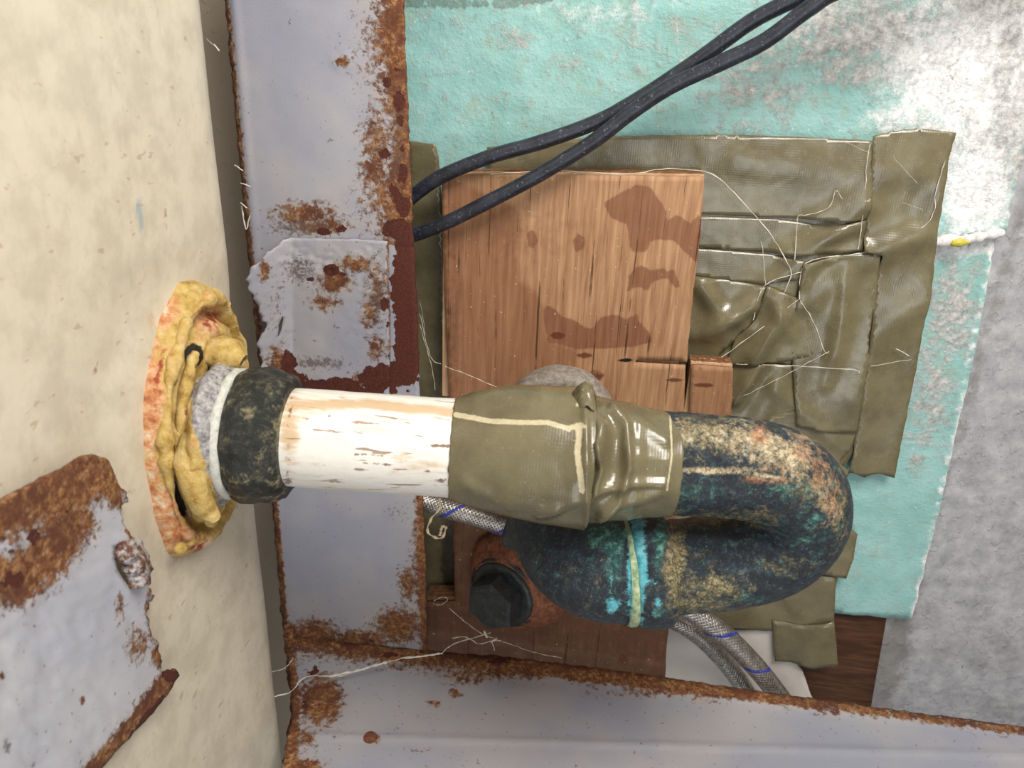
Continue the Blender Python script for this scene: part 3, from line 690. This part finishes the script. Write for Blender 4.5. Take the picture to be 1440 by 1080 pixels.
obj('sink_basin', vs, fs, BASIN, solid=-0.004, label='underside of the cream enamel sink basin with a rounded edge', cat='sink',
    attrs={'brown': lambda x, y: max(B(x, y, [(187, 112, 3, 12, .9, -8), (266, 148, 3, 14, .7), (152, 177, 4, 4, .6), (217, 245, 5, 8, .6), (215, 270, 14, 3, .6, 15), (120, 520, 4, 6, .8), (90, 470, 4, 5, .6), (320, 790, 3, 5, .8), (175, 325, 5, 10, .4), (28, 75, 14, 5, .5)]),
                                     LN(x, y, [(210, 298), (225, 305), (228, 340), (212, 325), (210, 300)], 2, .6), LN(x, y, [(218, 300), (222, 342)], 2, .5)),
           'blue': lambda x, y: max(LN(x, y, [(170, 306), (181, 310), (180, 290), (183, 315), (190, 330)], 3.5, .8), B(x, y, [(85, 520, 7, 14, .6), (105, 455, 5, 14, .5)])),
           'stain': lambda x, y: B(x, y, [(205, 440, 16, 40, .4), (200, 620, 10, 120, .35), (240, 780, 40, 16, .35)])})
# ------------------------------------------------------------------ torn steel plate under the basin, near the camera
ptop = [(-150, 795), (-40, 722), (0, 704), (40, 684), (80, 664), (122, 642), (134, 640), (150, 645), (158, 655), (166, 680), (178, 692), (180, 706), (168, 712), (172, 726), (178, 745), (196, 764), (208, 790), (214, 800), (208, 824), (218, 838), (210, 852), (204, 868), (210, 885), (222, 905), (228, 930), (228, 944), (250, 940), (253, 950), (236, 975), (205, 1015), (170, 1050), (130, 1100), (60, 1190), (-150, 1190)]
prust = lambda x, y: max(LN(x, y, [(-40, 735), (20, 716), (80, 690), (125, 668), (150, 665)], 42, 1.0), LN(x, y, [(-20, 800), (20, 820), (60, 790), (100, 735)], 38, .9), B(x, y, [(165, 700, 14, 18, .8), (40, 880, 20, 10, .35), (185, 800, 16, 24, .6), (168, 855, 10, 26, .55), (195, 905, 22, 32, .62), (116, 985, 5, 6, .7), (3, 950, 6, 8, .6), (222, 922, 10, 20, .9)]),
                        LN(x, y, [(245, 950), (200, 1010), (160, 1060), (110, 1110)], 17, 1.15), LN(x, y, [(178, 745), (214, 800), (208, 860), (226, 935)], 6, .6))
tpl = thing('torn_steel_plate', PL(100, 900, 2, ZB-.010), 'torn rusty steel plate with a ragged edge hanging under the basin, lower left', 'metal plate')
reparent(sheet('plate_sheet', ptop, 2, ZB-0.010, STEELN, step=5, disp=lambda x, y: .0007*fbm(x, y, 40, 5)+.0025*B(x, y, [(190, 790, 16, 30, 1)]), seed=61, sc=11, thick=0.0016, jfn=lambda x, y: 4.5 if x > 150 and y < 945 else 1.2,
      holes=[[(161, 770), (167, 764), (172, 790), (184, 818), (186, 828), (178, 824), (168, 808), (161, 788)]],
      attrs=STE(prust, lambda x, y: B(x, y, [(30, 760, 60, 26, .52, -25), (20, 815, 34, 24, .6), (95, 720, 40, 22, .42), (210, 1005, 50, 8, .8, -50), (240, 950, 14, 10, .9)]), lambda x, y: B(x, y, [(190, 790, 16, 30, .35), (10, 1050, 6, 12, .8), (50, 960, 6, 6, .4)]))), tpl)
fl = [PL(x, y, 2, ZB-.0125) for x, y in [(170, 764), (178, 776), (186, 790), (192, 806), (196, 822)]]
reparent(tube('torn_flap', smooth_path(fl, 10), lambda t: .0034*math.sqrt(max(.06, 1-(2*t-1)**4*.9)), STEELN, 18, disp=lambda t, a, p: .0024*f3(p, 150, 3), attrs=STE(lambda x, y: .5, lambda x, y: 0.0, lambda x, y: .3)), tpl)
# ------------------------------------------------------------------ drain flange and putty
NZ = Vector((0, 0, -1))
df = thing('drain_flange', FC, 'corroded round drain flange caked with yellow putty, on the basin underside', 'drain')
def pat(*bl): return lambda x, y: B(x, y, bl)
PAT = {'orange': lambda x, y: max(B(x, y, [(225, 440, 30, 30, .9), (290, 450, 26, 34, .8), (212, 560, 20, 110, .9), (235, 740, 30, 60, .95), (290, 770, 30, 20, .7), (215, 680, 14, 90, .8)]), .25),
       'grey': lambda x, y: max(B(x, y, [(255, 745, 14, 14, .3), (300, 560, 26, 50, .35), (232, 660, 9, 14, .5)]), 0),
       'red': lambda x, y: max(B(x, y, [(296, 452, 12, 26, .55), (224, 520, 6, 40, .7, 12), (216, 445, 8, 12, .4), (270, 770, 24, 18, .5)]), .1),
       'hole_shade': lambda x, y: B(x, y, [(272, 500, 13, 15, 1.3), (245, 532, 8, 12, .7), (250, 700, 9, 34, .95, -20), (236, 650, 6, 22, .8), (234, 590, 4, 16, .5)])}
def fl_disp(h, a, r, p, rad, ax):
    e = f3(p, 55, 3)
    lim = min(1, r/.02)
    return rad*(0.0022*f3(Vector((math.cos(a), math.sin(a), 0)), 2.2, 1)+.0008*e)*lim + ax*(0.0012*e*lim + .0009*f3(p, 180, 4)*lim)
def oval(p): return Vector((p.x, FC.y+.009+(p.y-FC.y)*.68+.11*(p.x-FC.x), p.z))
def fl2(h, a, r, p, rad, ax):
    q = p+fl_disp(h, a, r, p, rad, ax)
    return oval(q)-p
lathe('flange_plate', FC+NZ*-0.003, NZ, fine([(0, .0610), (.004, .0605), (.0100, .0580), (.0140, .0550), (.0148, .0520), (.0115, .0495), (.0080, .0475), (.0100, .0455), (.0145, .0430), (.016, .039), (.015, .03), (.015, 0)], .0010), PUTTY, 170, disp=fl2, parent=df, attrs=PAT)
def arc_pts(R, h, a0, a1, n, wob=.0015, seed=0):
    out = []
    for i in range(n+1):
        a = math.radians(a0+(a1-a0)*i/n); rr = R+wob*nz(i*1.0, seed, 5.0, seed)
        out.append(oval(FC+Vector((math.cos(a)*rr, math.sin(a)*rr, -h-.001*nz(i*1.0, 3, 6.0, seed)))))
    return out
# angles: 0 deg = +X (top of the photo), -90 = towards the camera
tag(tube('putty_ridge', arc_pts(.0425, .0135, -160, -30, 50, .002, 3), lambda t: .0036*(.45+.55*math.sin(math.pi*min(.93, max(.07, t)))), PUTTY, 18, disp=lambda t, a, p: .0014*f3(p, 130, 5), parent=df,
     attrs={'orange': lambda x, y: .2, 'grey': lambda x, y: 0.0, 'red': pat((262, 590, 4, 30, .6)), 'hole_shade': lambda x, y: 0.0}), 'thick yellow putty rope')
tube('putty_ridge', arc_pts(.0535, .0115, -150, 30, 70, .002, 7), lambda t: .0020+.0008*math.sin(t*23), PUTTY, 16, disp=lambda t, a, p: .0016*f3(p, 150, 8), parent=df, attrs={'orange': lambda x, y: .3 if y < 700 else .6, 'grey': lambda x, y: 0.0, 'red': lambda x, y: 0.1, 'hole_shade': lambda x, y: 0.0})
for i, (x, y, d, r) in enumerate([(257, 779, .300, .0026), (271, 770, .305, .0021), (283, 760, .315, .0022)]):
    c = PL(x-3, y-8, 2, ZB-.012)
    lathe('putty_bead', c+NZ*-r, NZ, [(r*(1-math.cos(t)), r*math.sin(t)) for t in lin(.05, math.pi-.05, 8)], PUTTY, 14, disp=lambda h, a, rr, p, rad, ax: rad*.0006*n3(p, 400), parent=df, attrs={'orange': lambda x, y: 0.0, 'grey': lambda x, y: 0.0, 'red': lambda x, y: 0.0, 'hole_shade': lambda x, y: 0.0})
# crusted lock nut, washer
def wob(am, sc, seed=0):
    return lambda h, a, r, p, rad, ax: rad*(am*f3(p, sc, seed))*min(1, r/.01)
at = lambda px: FC + AX*((W(px, 605, .325)-W(249, 603, .325)).length)
def h_at(px): return (px-249)/F*.325
lathe('lock_nut', FC, AX, fine([(.006, .024), (.015, .0250), (.0165, .0300), (.019, .0318), (.0210, .0308), (.0232, .0288), (h_at(333), .0268), (h_at(334), .02)], .0010), PUTTY, 110, disp=wob(.0020, 110, 6), parent=df,
      attrs={'orange': lambda x, y: B(x, y, [(275, 600, 14, 40, .4)]), 'grey': lambda x, y: max(0, min(1, (x-(266+max(0, y-590)*.32))/16.0+.3)) if y > 512 else 0.0, 'red': lambda x, y: 0.0, 'hole_shade': lambda x, y: B(x, y, [(310, 690, 8, 14, .5), (322, 600, 4, 40, .35)])})
tube('putty_blob', [W(262, 610, .302), W(266, 645, .300), W(274, 685, .302), W(286, 712, .306), W(302, 728, .312)], lambda t: .0052*math.sqrt(max(.05, 1-(2*t-1)**4*.85)), PUTTY, 20, disp=lambda t, a, p: .0022*f3(p, 150, 15), parent=df,
     attrs={'orange': lambda x, y: .12, 'grey': lambda x, y: 0.0, 'red': lambda x, y: 0.0, 'hole_shade': lambda x, y: B(x, y, [(300, 700, 8, 10, .4)])})
pc = W(312, 502, .322)
tag(tube('putty_blob', [W(284, 502, .318), W(298, 499, .320), (W(314, 497, .322)), W(330, 501, .322), W(343, 508, .322)], lambda t: .0072*math.sqrt(max(.05, 1-(2*t-1)**4*.85)), PUTTY, 20, disp=lambda t, a, p: .0022*f3(p, 120, 5), parent=df,
     attrs={'orange': lambda x, y: .15, 'grey': lambda x, y: 0.0, 'red': lambda x, y: 0.0, 'hole_shade': lambda x, y: 0.0}), 'yellow putty lump on the nut')
lathe('washer', FC, AX, fine([(h_at(324), .02), (h_at(325), .0268), (h_at(332), .0282), (h_at(340), .0272), (h_at(341), .02)], .001), RING, 72, disp=wob(.0006, 90, 2), parent=df)
# ------------------------------------------------------------------ white tailpipe with mouldy slip nut
tp = thing('tailpipe', FC+AX*h_at(400), 'stained white drain tailpipe running from the drain into the tape wrap', 'pipe')
P0 = FC+AX*h_at(340); P1 = FC+AX*h_at(700)
tube('pipe_tube', [P0.lerp(P1, i/70) for i in range(71)], .0209, PVC, 72, disp=lambda t, a, p: .0002*f3(p, 60, 1), parent=tp,
     attrs={'tan': lambda x, y: max(LN(x, y, [(410, 570), (520, 568), (640, 580)], 9, .85), B(x, y, [(408, 600, 16, 60, .8), (415, 585, 30, 14, .6), (590, 655, 60, 16, .5), (570, 640, 30, 10, .5)]), .12),
            'brown': lambda x, y: max(LN(x, y, [(410, 560), (405, 620), (403, 690)], 4, .5), LN(x, y, [(642, 560), (638, 625), (643, 700)], 3, .8), LN(x, y, [(590, 622), (636, 630)], 2.2, .8), B(x, y, [(620, 676, 10, 4, .8), (405, 676, 10, 6, .7), (600, 662, 8, 3, .6), (486, 640, 2, 14, .5), (430, 665, 40, 2, .4)]), LN(x, y, [(500, 580), (420, 590)], 1.6, .6), LN(x, y, [(500, 638), (540, 640)], 1.5, .6), LN(x, y, [(510, 650), (560, 655)], 1.5, .55))})
tag(lathe('slip_nut', FC, AX, fine([(h_at(338), .02), (h_at(338), .0262), (h_at(350), .0282), (h_at(364), .0287), (h_at(385), .0280), (h_at(399), .0268), (h_at(408), .0252), (h_at(412), .0232), (h_at(413), .0205)], .0012), MOLD, 90, disp=wob(.0013, 90, 4), parent=tp,
      attrs={'crust': lambda x, y: B(x, y, [(395, 600, 14, 50, .5), (350, 580, 14, 18, .4), (400, 660, 10, 30, .3)])}), 'black mould-stained slip nut')
# ------------------------------------------------------------------ tape wrap
tw = thing('tape_wrap', FC+AX*h_at(790), 'shiny olive tape wrapped round the pipe joint, cracked and creased', 'tape')
def interp(tab, x):
    for (a, b), (c, d) in zip(tab, tab[1:]):
        if x <= c: return b+(d-b)*max(0, (x-a)/(c-a))
    return tab[-1][1]
def wrap(name, x0, x1, tab, shift, creases, glue, seed, ragged=.5):
    n = int((x1-x0)/1.8); seg = 120; vs = []; fs = []
    u0 = (Vector((0, -1, 0))-AX*(-AX.y)).normalized(); v0 = AX.cross(u0)
    for i in range(n+1):
        px = x0+(x1-x0)*i/n
        for k in range(seg):
            a = 2*math.pi*k/seg
            pxx = px + (ragged*4*nz(k*1.0, seed, 4.0, seed) if i in (0, n) else 0)
            c = FC+AX*h_at(pxx); rad = u0*math.cos(a)+v0*math.sin(a)
            r = interp(tab, px)/F*.325
            p = c+rad*r + shift(px)
            x, y = proj(p)
            d = .0003*f3(p, 45, seed)
            front = (p-CO).normalized().dot(rad) < .2
            if front:
                for pts, w, h in creases: d += LN(x, y, pts, w, h)
            vs.append(p+rad*d)
    for i in range(n):
        for k in range(seg):
            a, b = i*seg+k, i*seg+(k+1) % seg
            fs.append((a, b, b+seg, a+seg))
    return obj(name, vs, fs, TAPE, parent=tw, attrs={'glue': glue, 'dark': lambda x, y: 0.0}, solid=0.0006)
dnv = Vector((rt.x*0, 0, 0))
sh = lambda amt: (lambda px: dn*(amt(px)/F*.325))
wrap('tape_turn', 638, 826, [(638, 72), (655, 77), (690, 85), (730, 92), (775, 97), (826, 101)], sh(lambda px: 0.0), [([(690, 578), (745, 560), (800, 575)], 14, -.0012), ([(720, 700), (800, 690), (822, 660)], 14, .0016), ([(670, 560), (720, 548), (760, 552)], 10, .0016), ([(822, 540), (826, 738)], 5, .0015), ([(760, 720), (822, 700)], 8, .0018), ([(655, 680), (700, 705), (780, 715)], 8, .0012)],
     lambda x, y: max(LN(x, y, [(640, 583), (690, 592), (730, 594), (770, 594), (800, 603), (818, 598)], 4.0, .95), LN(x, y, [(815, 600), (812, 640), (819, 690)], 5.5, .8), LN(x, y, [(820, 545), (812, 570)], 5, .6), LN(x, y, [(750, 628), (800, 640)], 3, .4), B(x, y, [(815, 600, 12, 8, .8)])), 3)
wrap('tape_turn', 818, 945, [(818, 88), (835, 89), (860, 84), (885, 83), (896, 79), (915, 76), (945, 73)], sh(lambda px: 2.0), [([(822, 580), (845, 600), (838, 640)], 10, .0032), ([(836, 628), (846, 660), (830, 700)], 5, .0035), ([(860, 580), (880, 600), (884, 660), (870, 700), (845, 725)], 6, .003), ([(850, 575), (890, 590), (935, 620)], 9, .0016), ([(840, 690), (880, 680), (935, 678)], 5, .0024), ([(850, 715), (900, 700), (930, 690)], 8, .002), ([(900, 640), (935, 650)], 14, .0012), ([(868, 620), (862, 660)], 12, -.002)],
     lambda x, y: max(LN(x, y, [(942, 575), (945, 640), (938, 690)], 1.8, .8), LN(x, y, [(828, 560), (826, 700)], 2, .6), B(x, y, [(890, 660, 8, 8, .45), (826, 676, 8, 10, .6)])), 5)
# folded tape ear standing up at the seam
ear = []
e0 = [(806, 552, .312), (816, 541, .308), (824, 536, .305), (832, 545, .306), (836, 556, .309)]
vs = [W(x, y, d) for x, y, d in e0]+[W(x+2, y+34, d-.004) for x, y, d in e0]+[W(x+1, y+16, d-.0015) for x, y, d in e0]
fs = []
for i in range(4): fs += [(i, i+1, 10+i+1, 10+i), (10+i, 10+i+1, 5+i+1, 5+i)]
obj('tape_fold', vs, fs, TAPE, parent=tw, attrs={'glue': lambda x, y: .4, 'dark': lambda x, y: 0.0}, solid=.0006)
# ------------------------------------------------------------------ trap
tr = thing('drain_trap', W(1050, 720, .36), 'corroded dark bronze U-shaped drain trap below the tape wrap', 'drain trap')
BR = {'crust': lambda x, y: max(B(x, y, [(1080, 630, 75, 30, .72, 25), (1120, 645, 34, 40, .72), (1010, 612, 80, 22, .55), (1160, 700, 20, 60, .45, -20), (960, 600, 20, 20, .5), (945, 770, 8, 60, .45), (1030, 660, 90, 6, .5)]), LN(x, y, [(948, 662), (1000, 664), (1050, 662), (1100, 676)], 3.4, .85)),
      'olive': lambda x, y: max(B(x, y, [(990, 610, 60, 30, .66), (950, 790, 16, 70, .85), (1000, 825, 60, 26, .62), (1140, 680, 40, 40, .55), (1010, 730, 60, 16, .5), (1060, 730, 50, 22, .45), (1180, 720, 12, 60, .6), (980, 850, 60, 14, .7), (950, 700, 30, 6, .3), (1100, 800, 60, 20, .35)]), .14),
      'rusty': lambda x, y: max(B(x, y, [(1068, 612, 14, 18, .75), (1130, 635, 16, 30, .62, -30), (1090, 660, 30, 10, .45), (1150, 660, 20, 40, .5), (1170, 700, 14, 40, .5), (1080, 675, 50, 6, .6), (960, 595, 10, 10, .4), (940, 770, 6, 40, .4)]), 0),
      'green': lambda x, y: max(B(x, y, [(1110, 690, 60, 18, .5), (1160, 690, 20, 24, .5), (980, 690, 50, 16, .45), (1030, 840, 60, 14, .45), (1150, 740, 40, 50, .4), (850, 745, 30, 24, .95), (862, 780, 14, 60, .7), (880, 745, 40, 14, .8), (928, 760, 8, 60, .8), (925, 860, 8, 14, .7), (905, 720, 20, 10, .8)]), .22),
      'blue': lambda x, y: B(x, y, [(862, 852, 12, 12, .85), (858, 820, 6, 20, .6), (896, 790, 13, 90, 1.1), (893, 750, 9, 40, .8), (924, 850, 10, 20, .5), (890, 868, 20, 5, .6), (916, 820, 12, 8, .5)]),
      'lime': lambda x, y: 0.0}
d1, d2 = .325, .352
up0 = FC+AX*h_at(880)
c_up = FC+AX*h_at(1035)
ctrl = []
low0 = W(936, 798, d2); low1 = W(1035, 789, d2)
mid = (c_up+low1)/2; hv = (c_up-low1)/2; R = hv.length; ov = (AX-hv*(AX.dot(hv)/R**2)).normalized()
path = [up0.lerp(c_up, i/24) for i in range(24)]
for i in range(41):
    a = math.pi*i/40; path.append(mid+hv*math.cos(a)+ov*(R*1.10)*math.sin(a))
path += [low1.lerp(low0, i/20) for i in range(1, 21)]
for _ in range(60): path = [path[0]]+[(path[i-1]+path[i]*2+path[i+1])/4 for i in range(1, len(path)-1)]+[path[-1]]
def trad(t): return .0214+.0006*math.sin(math.pi*t)
tube('trap_bend', path, trad, BRONZE, 80, disp=lambda t, a, p: .0005*f3(p, 90, 3)+.0002*f3(p, 350, 1), parent=tr, attrs=BR)
# slip joint: nut, pale gasket, elbow hub
la = (low0-low1).normalized(); J = W(938, 798, d2)
def hj(px): return (938-px)/F*d2
none = {k: (lambda x, y: 0.0) for k in BR}
lathe('union_nut', J, la, fine([(hj(938), .018), (hj(938), .0242), (hj(932), .0262), (hj(920), .0266), (hj(904), .0262), (hj(892), .0252), (hj(887), .0245), (hj(887), .018)], .0014), BRONZE, 90, disp=wob(.0006, 120, 4), parent=tr, attrs=BR)
tag(lathe('gasket', J, la, fine([(hj(890), .018), (hj(889), .0240), (hj(884), .0248), (hj(877), .0246), (hj(873), .0238), (hj(872), .018)], .001), BRONZE, 72, disp=wob(.0005, 120, 9), parent=tr, attrs=dict(none, lime=lambda x, y: 1.0, green=lambda x, y: .3)), 'pale green gasket ring')
hub0 = W(873, 799, d2); hub1 = W(846, 799, d2)
wallp = PL(787, 588, 1, YW-.008)
vdir = Vector((0, 1, 0)); e1 = hub1; bendend = W(782, 712, .385)
pth = smooth_path([hub0, hub1, W(818, 787, .357), W(794, 760, .368), bendend, W(783, 665, .405), PL(786, 600, 1, .415)], 12)
def erad(t): return .0236+.0016*max(0, 1-t*8)
tube('elbow', pth, erad, BRONZE, 80, disp=lambda t, a, p: .0003*f3(p, 80, 3), parent=tr, attrs=BR)
ey = (PL(786, 600, 1, .425)-W(783, 665, .405)).normalized()
tag(lathe('wall_coupling', PL(787, 587, 1, .404), Vector((0.0, 1, 0)), fine([(-.012, .026), (-.012, .0285), (-.008, .0308), (.0, .0318), (.022, .0318), (.022, .02)], .002), GREYC, 72, disp=wob(.0008, 90, 3), parent=tr), 'dusty grey coupling at the wall')
tag(lathe('elbow_nut', W(738, 752, .398), (W(700, 738, .402)-W(738, 752, .398)), fine([(-.004, .0085), (0, .0095), (.0085, .0095), (.010, .0085), (.0105, .0)], .002), PLUG, 6, flat=True, parent=tr), 'dark nut behind the elbow')
# ------------------------------------------------------------------ cleanout with hex plug
ca = c2w(Vector((-.50, .30, -.81)))-CO; ca.normalize()
Q = PL(735, 806, 1, YP-.004)
cl = thing('cleanout_plug', Q, 'black hexagonal plug in a brown rusted fitting on the plywood, under the tailpipe', 'plug')
vr = lambda a: .0012*f3(a, 60, 3)
lathe('fitting_body', Q, ca, fine([(-.012, .034), (0, .0355), (.006, .0350), (.012, .0330), (.018, .0290), (.023, .0250), (.0255, .022)], .0016), RUSTB, 64, disp=wob(.0016, 60, 6), parent=cl)
lathe('plug_collar', Q+ca*.0215, ca, fine([(0, .020), (0, .0232), (.0016, .0238), (.0034, .0232), (.0038, .0215), (.0058, .0213), (.0066, .0195), (.007, .01)], .001), PLUG, 64, disp=wob(.0003, 90, 6), parent=cl)
lathe('plug_head', Q+ca*.026, ca, [(0, .0172), (.0145, .0164), (.0162, .0146), (.0164, .0)], PLUG, 6, flat=True, parent=cl)
# ------------------------------------------------------------------ cables
def cable(pts, r, label):
    p = smooth_path([PL(x, y, 1, v) for x, y, v in pts], 14)
    return tube('power_cable', p, r, CABLE, 20, disp=lambda t, a, q: .00012*f3(q, 120, 4), label=label, cat='cable', group='black power cables')
cable([(1560, -205, .394), (1420, -135, .394), (1290, -75, .395), (1180, -25, .396), (1130, -6, .398), (1060, 28, .4005), (985, 82, .403), (905, 135, .4035), (840, 171, .4035), (760, 200, .4015), (690, 220, .400), (625, 246, .402), (588, 270, .404), (560, 296, .405)], .0037, 'upper black rubber cable, running behind the crossbar above its twin')
cable([(1575, -165, .388), (1440, -100, .388), (1300, -45, .388), (1185, -15, .388), (1140, 10, .389), (1075, 58, .392), (1010, 90, .394), (940, 123, .395), (885, 160, .3955), (830, 202, .396), (760, 245, .396), (690, 282, .396), (630, 312, .398), (590, 328, .402), (556, 338, .405)], .0037, 'lower black rubber cable crossing the front of the plywood')
# ------------------------------------------------------------------ braided hoses
def hose(pts, r, label, turns, blue=True, nstr=14):
    path = smooth_path([PL(x, y, 1, v) for x, y, v in pts], 16)
    L = sum((b-a).length for a, b in zip(path, path[1:]))
    h = thing('braided_hose', path[-1], label, 'hose', 'braided steel hoses')
    tube('inner_tube', path, r*.93, HOSEC, 20, parent=h)
    # resample evenly
    N = int(L/.0006); cum = [0]
    for a, b in zip(path, path[1:]): cum.append(cum[-1]+(b-a).length)
    rp = []; j = 0
    for i in range(N+1):
        s = L*i/N
        while j < len(cum)-2 and cum[j+1] < s: j += 1
        rp.append(path[j].lerp(path[j+1], (s-cum[j])/max(1e-9, cum[j+1]-cum[j])))
    fr = frames(rp); vs = []; fs = []; bv = []; bf = []
    pitch = r*2.9*2
    for sgn in (1, -1):
        for k in range(nstr):
            isb = blue and sgn == -1 and k in (0,)
            V, Fc = (bv, bf) if isb else (vs, fs)
            base = len(V); w = r*(.17 if isb else .115)
            for i in range(N+1):
                a = sgn*2*math.pi*(L*i/N)/pitch+2*math.pi*k/nstr
                t, u, v = fr[i]; ph = (a*nstr/ math.pi)
                rr = r*(1.0+.035*math.sin(ph+ (0 if sgn > 0 else math.pi))) + (.0002 if isb else 0)
                rad = u*math.cos(a)+v*math.sin(a); tg = (-u*math.sin(a)+v*math.cos(a))*sgn
                wd_ = (tg*.8 - t*.6).normalized()
                c = rp[i]+rad*rr
                V += [c-wd_*w, c+rad*w*.55, c+wd_*w]
            for i in range(N):
                q = base+i*3
                Fc += [(q, q+3, q+4, q+1), (q+1, q+4, q+5, q+2)]
    tag(obj('wire_braid', vs, fs, WIRE, parent=h), kind='stuff')
    if bv: tag(obj('tracer_yarn', bv, bf, BLUE, parent=h), 'blue yarn spiralling through the braid')
    return h
hose([(560, 690, .404), (600, 706, .404), (640, 718, .402), (680, 730, .402), (718, 743, .402)], .0060, 'short braided steel hose coming out behind the tape wrap', 3)
hose([(880, 800, .404), (930, 838, .404), (970, 858, .402), (1015, 890, .401), (1060, 935, .402), (1100, 985, .406), (1120, 1020, .410)], .0062, 'bright braided steel hose with blue yarn curving down from the trap', 4)
hose([(862, 818, .419), (926, 862, .419), (972, 886, .419), (1006, 916, .4195), (1040, 958, .420), (1066, 1008, .420)], .0056, 'darker braided steel hose tucked under the bright one', 4, blue=False)
# ------------------------------------------------------------------ cobwebs and fibres
def web(label, strands, r=.0002, mat=WEB, name='cobweb', cat='cobweb'):
    th = None
    for st in strands:
        rr = r*(st[0] if isinstance(st[0], (int, float)) else 1); pts = st[1:] if isinstance(st[0], (int, float)) else st
        p = smooth_path([PL(x, y, 1, v) for x, y, v in pts], 6)
        p = [q+Vector((n3(q, 300, 1), n3(q, 300, 4), n3(q, 300, 7)))*.0005 for q in p]
        if th is None: th = thing(name, p[0], label, cat)
        tube('strand', p, lambda t: rr*(1+.5*math.sin(t*37+rr*9e4)), mat, 6, parent=th)
    return th
T = YW-.0095
def s(*pts, y=T, w=1.0): return [w]+[(a, b, y) for a, b in pts]
web('cobweb strand arching from the plywood corner down over the tape', [s((985, 240), (1010, 250), (1045, 285), (1080, 325), (1105, 365), (1112, 390), (1092, 432), w=1.2), [.9]+[(690, 245, YP-.003), (780, 240, YP-.004), (880, 245, YP-.006), (930, 238, YP-.004), (985, 240, T)]])
web('cobweb strands joined in branching lines over the middle of the tape', [s((1012, 505), (1080, 455), (1124, 420)), s((1124, 420), (1145, 455), (1160, 494), (1166, 494)), s((1166, 494), (1100, 530), (1040, 560), w=.6), s((1060, 450), (1075, 402), (1130, 382)), s((1077, 400), (1072, 350), (1070, 340), w=.7), s((1120, 330), (1122, 305), (1132, 303), w=.7), s((1120, 330), (1118, 365), w=.8), s((1132, 303), (1165, 292), (1175, 268), (1185, 280), w=.7), s((1124, 420), (1134, 370), (1200, 358), (1235, 354), w=1.1), s((1035, 512), (1120, 515), (1200, 520), (1208, 524), w=.9), s((1060, 540), (1030, 560), w=.7)])
web('cobweb thread running up the tall tape strip at right', [s((1214, 355), (1290, 325), (1312, 300), (1316, 270), (1330, 225), w=.9), s((1207, 350), (1215, 290), (1220, 220), (1226, 200), w=.8), s((1186, 198), (1222, 215), w=.6), s((1255, 220), (1290, 258), w=.6), s((1270, 285), (1298, 295), w=.6), s((1260, 490), (1278, 500), w=.8), s((1225, 515), (1282, 505), w=.7), s((1212, 280), (1220, 283), (1224, 280), w=4.0)])
web('long cobweb thread stretched from the basin side over the rusty corner', [[1.7]+[(385, 980, .325), (410, 972, .335), (430, 952, .348), (480, 950, .352), (530, 935, .357), (570, 925, .363), (600, 922, .366), (622, 918, .368)], [3.4]+[(465, 951, .350), (495, 945, .353), (520, 938, .356), (545, 931, .358)], [2.6]+[(570, 925, .361), (600, 922, .365), (622, 918, .367)], [1.2]+[(380, 945, .34), (400, 940, .350), (412, 925, .358)], [1.2]+[(622, 918, .368), (640, 905, .375), (690, 890, .385)]])
web('tangled cobweb threads around the tip of the black plug', [[.9]+[(632, 855, .385), (655, 875, .383), (680, 892, .38), (700, 900, .382)], [1.3]+[(635, 898, .39), (655, 896, .388), (672, 905, .386), (690, 902, .382), (705, 900, .382)], [.8]+[(700, 900, .382), (735, 912, .39), (765, 921, .40), (790, 925, .404)], [2.2]+[(681, 888, .38), (685, 896, .38)], [2.2]+[(692, 902, .381), (698, 898, .381)], [.8]+[(690, 900, .38), (696, 915, .385)], [.7]+[(610, 845, .39), (620, 840, .39), (630, 842, .39), (622, 850, .39), (612, 850, .39)]])
web('thin cobweb threads in the dark gap left of the plywood', [[.7]+[(590, 455, .40), (600, 490, .402), (608, 520, .403), (612, 548, .404)], [.7]+[(590, 440, .40), (605, 500, .402), (620, 512, .403)], [.8]+[(625, 515, .404), (660, 528, .404), (700, 545, .404)], [.6]+[(590, 420, .4), (598, 470, .402)]])
web('curled dry fibre loop hanging under the end of the tailpipe', [[3.2]+[(618, 702, .350), (618, 716, .350), (606, 730, .350), (601, 745, .350), (610, 755, .350), (622, 755, .350), (628, 742, .350)], [3.6]+[(628, 742, .350), (622, 740, .349), (618, 752, .349)]], mat=FIBRE, name='dry_fibre', cat='fibre')
web('wisps of web clinging to the crossbar lip beside the basin', [[1.0]+[(290, 55, .35), (303, 66, .36), (309, 71, .36)], [1.6]+[(300, 62, .36), (309, 72, .36)], [1.6]+[(330, 232, .385), (342, 240, .386)], [1.6]+[(338, 258, .385), (352, 262, .386)], [1.8]+[(340, 290, .385), (346, 322, .386), (352, 300, .386)], [1.2]+[(338, 285, .385), (348, 292, .386)]])
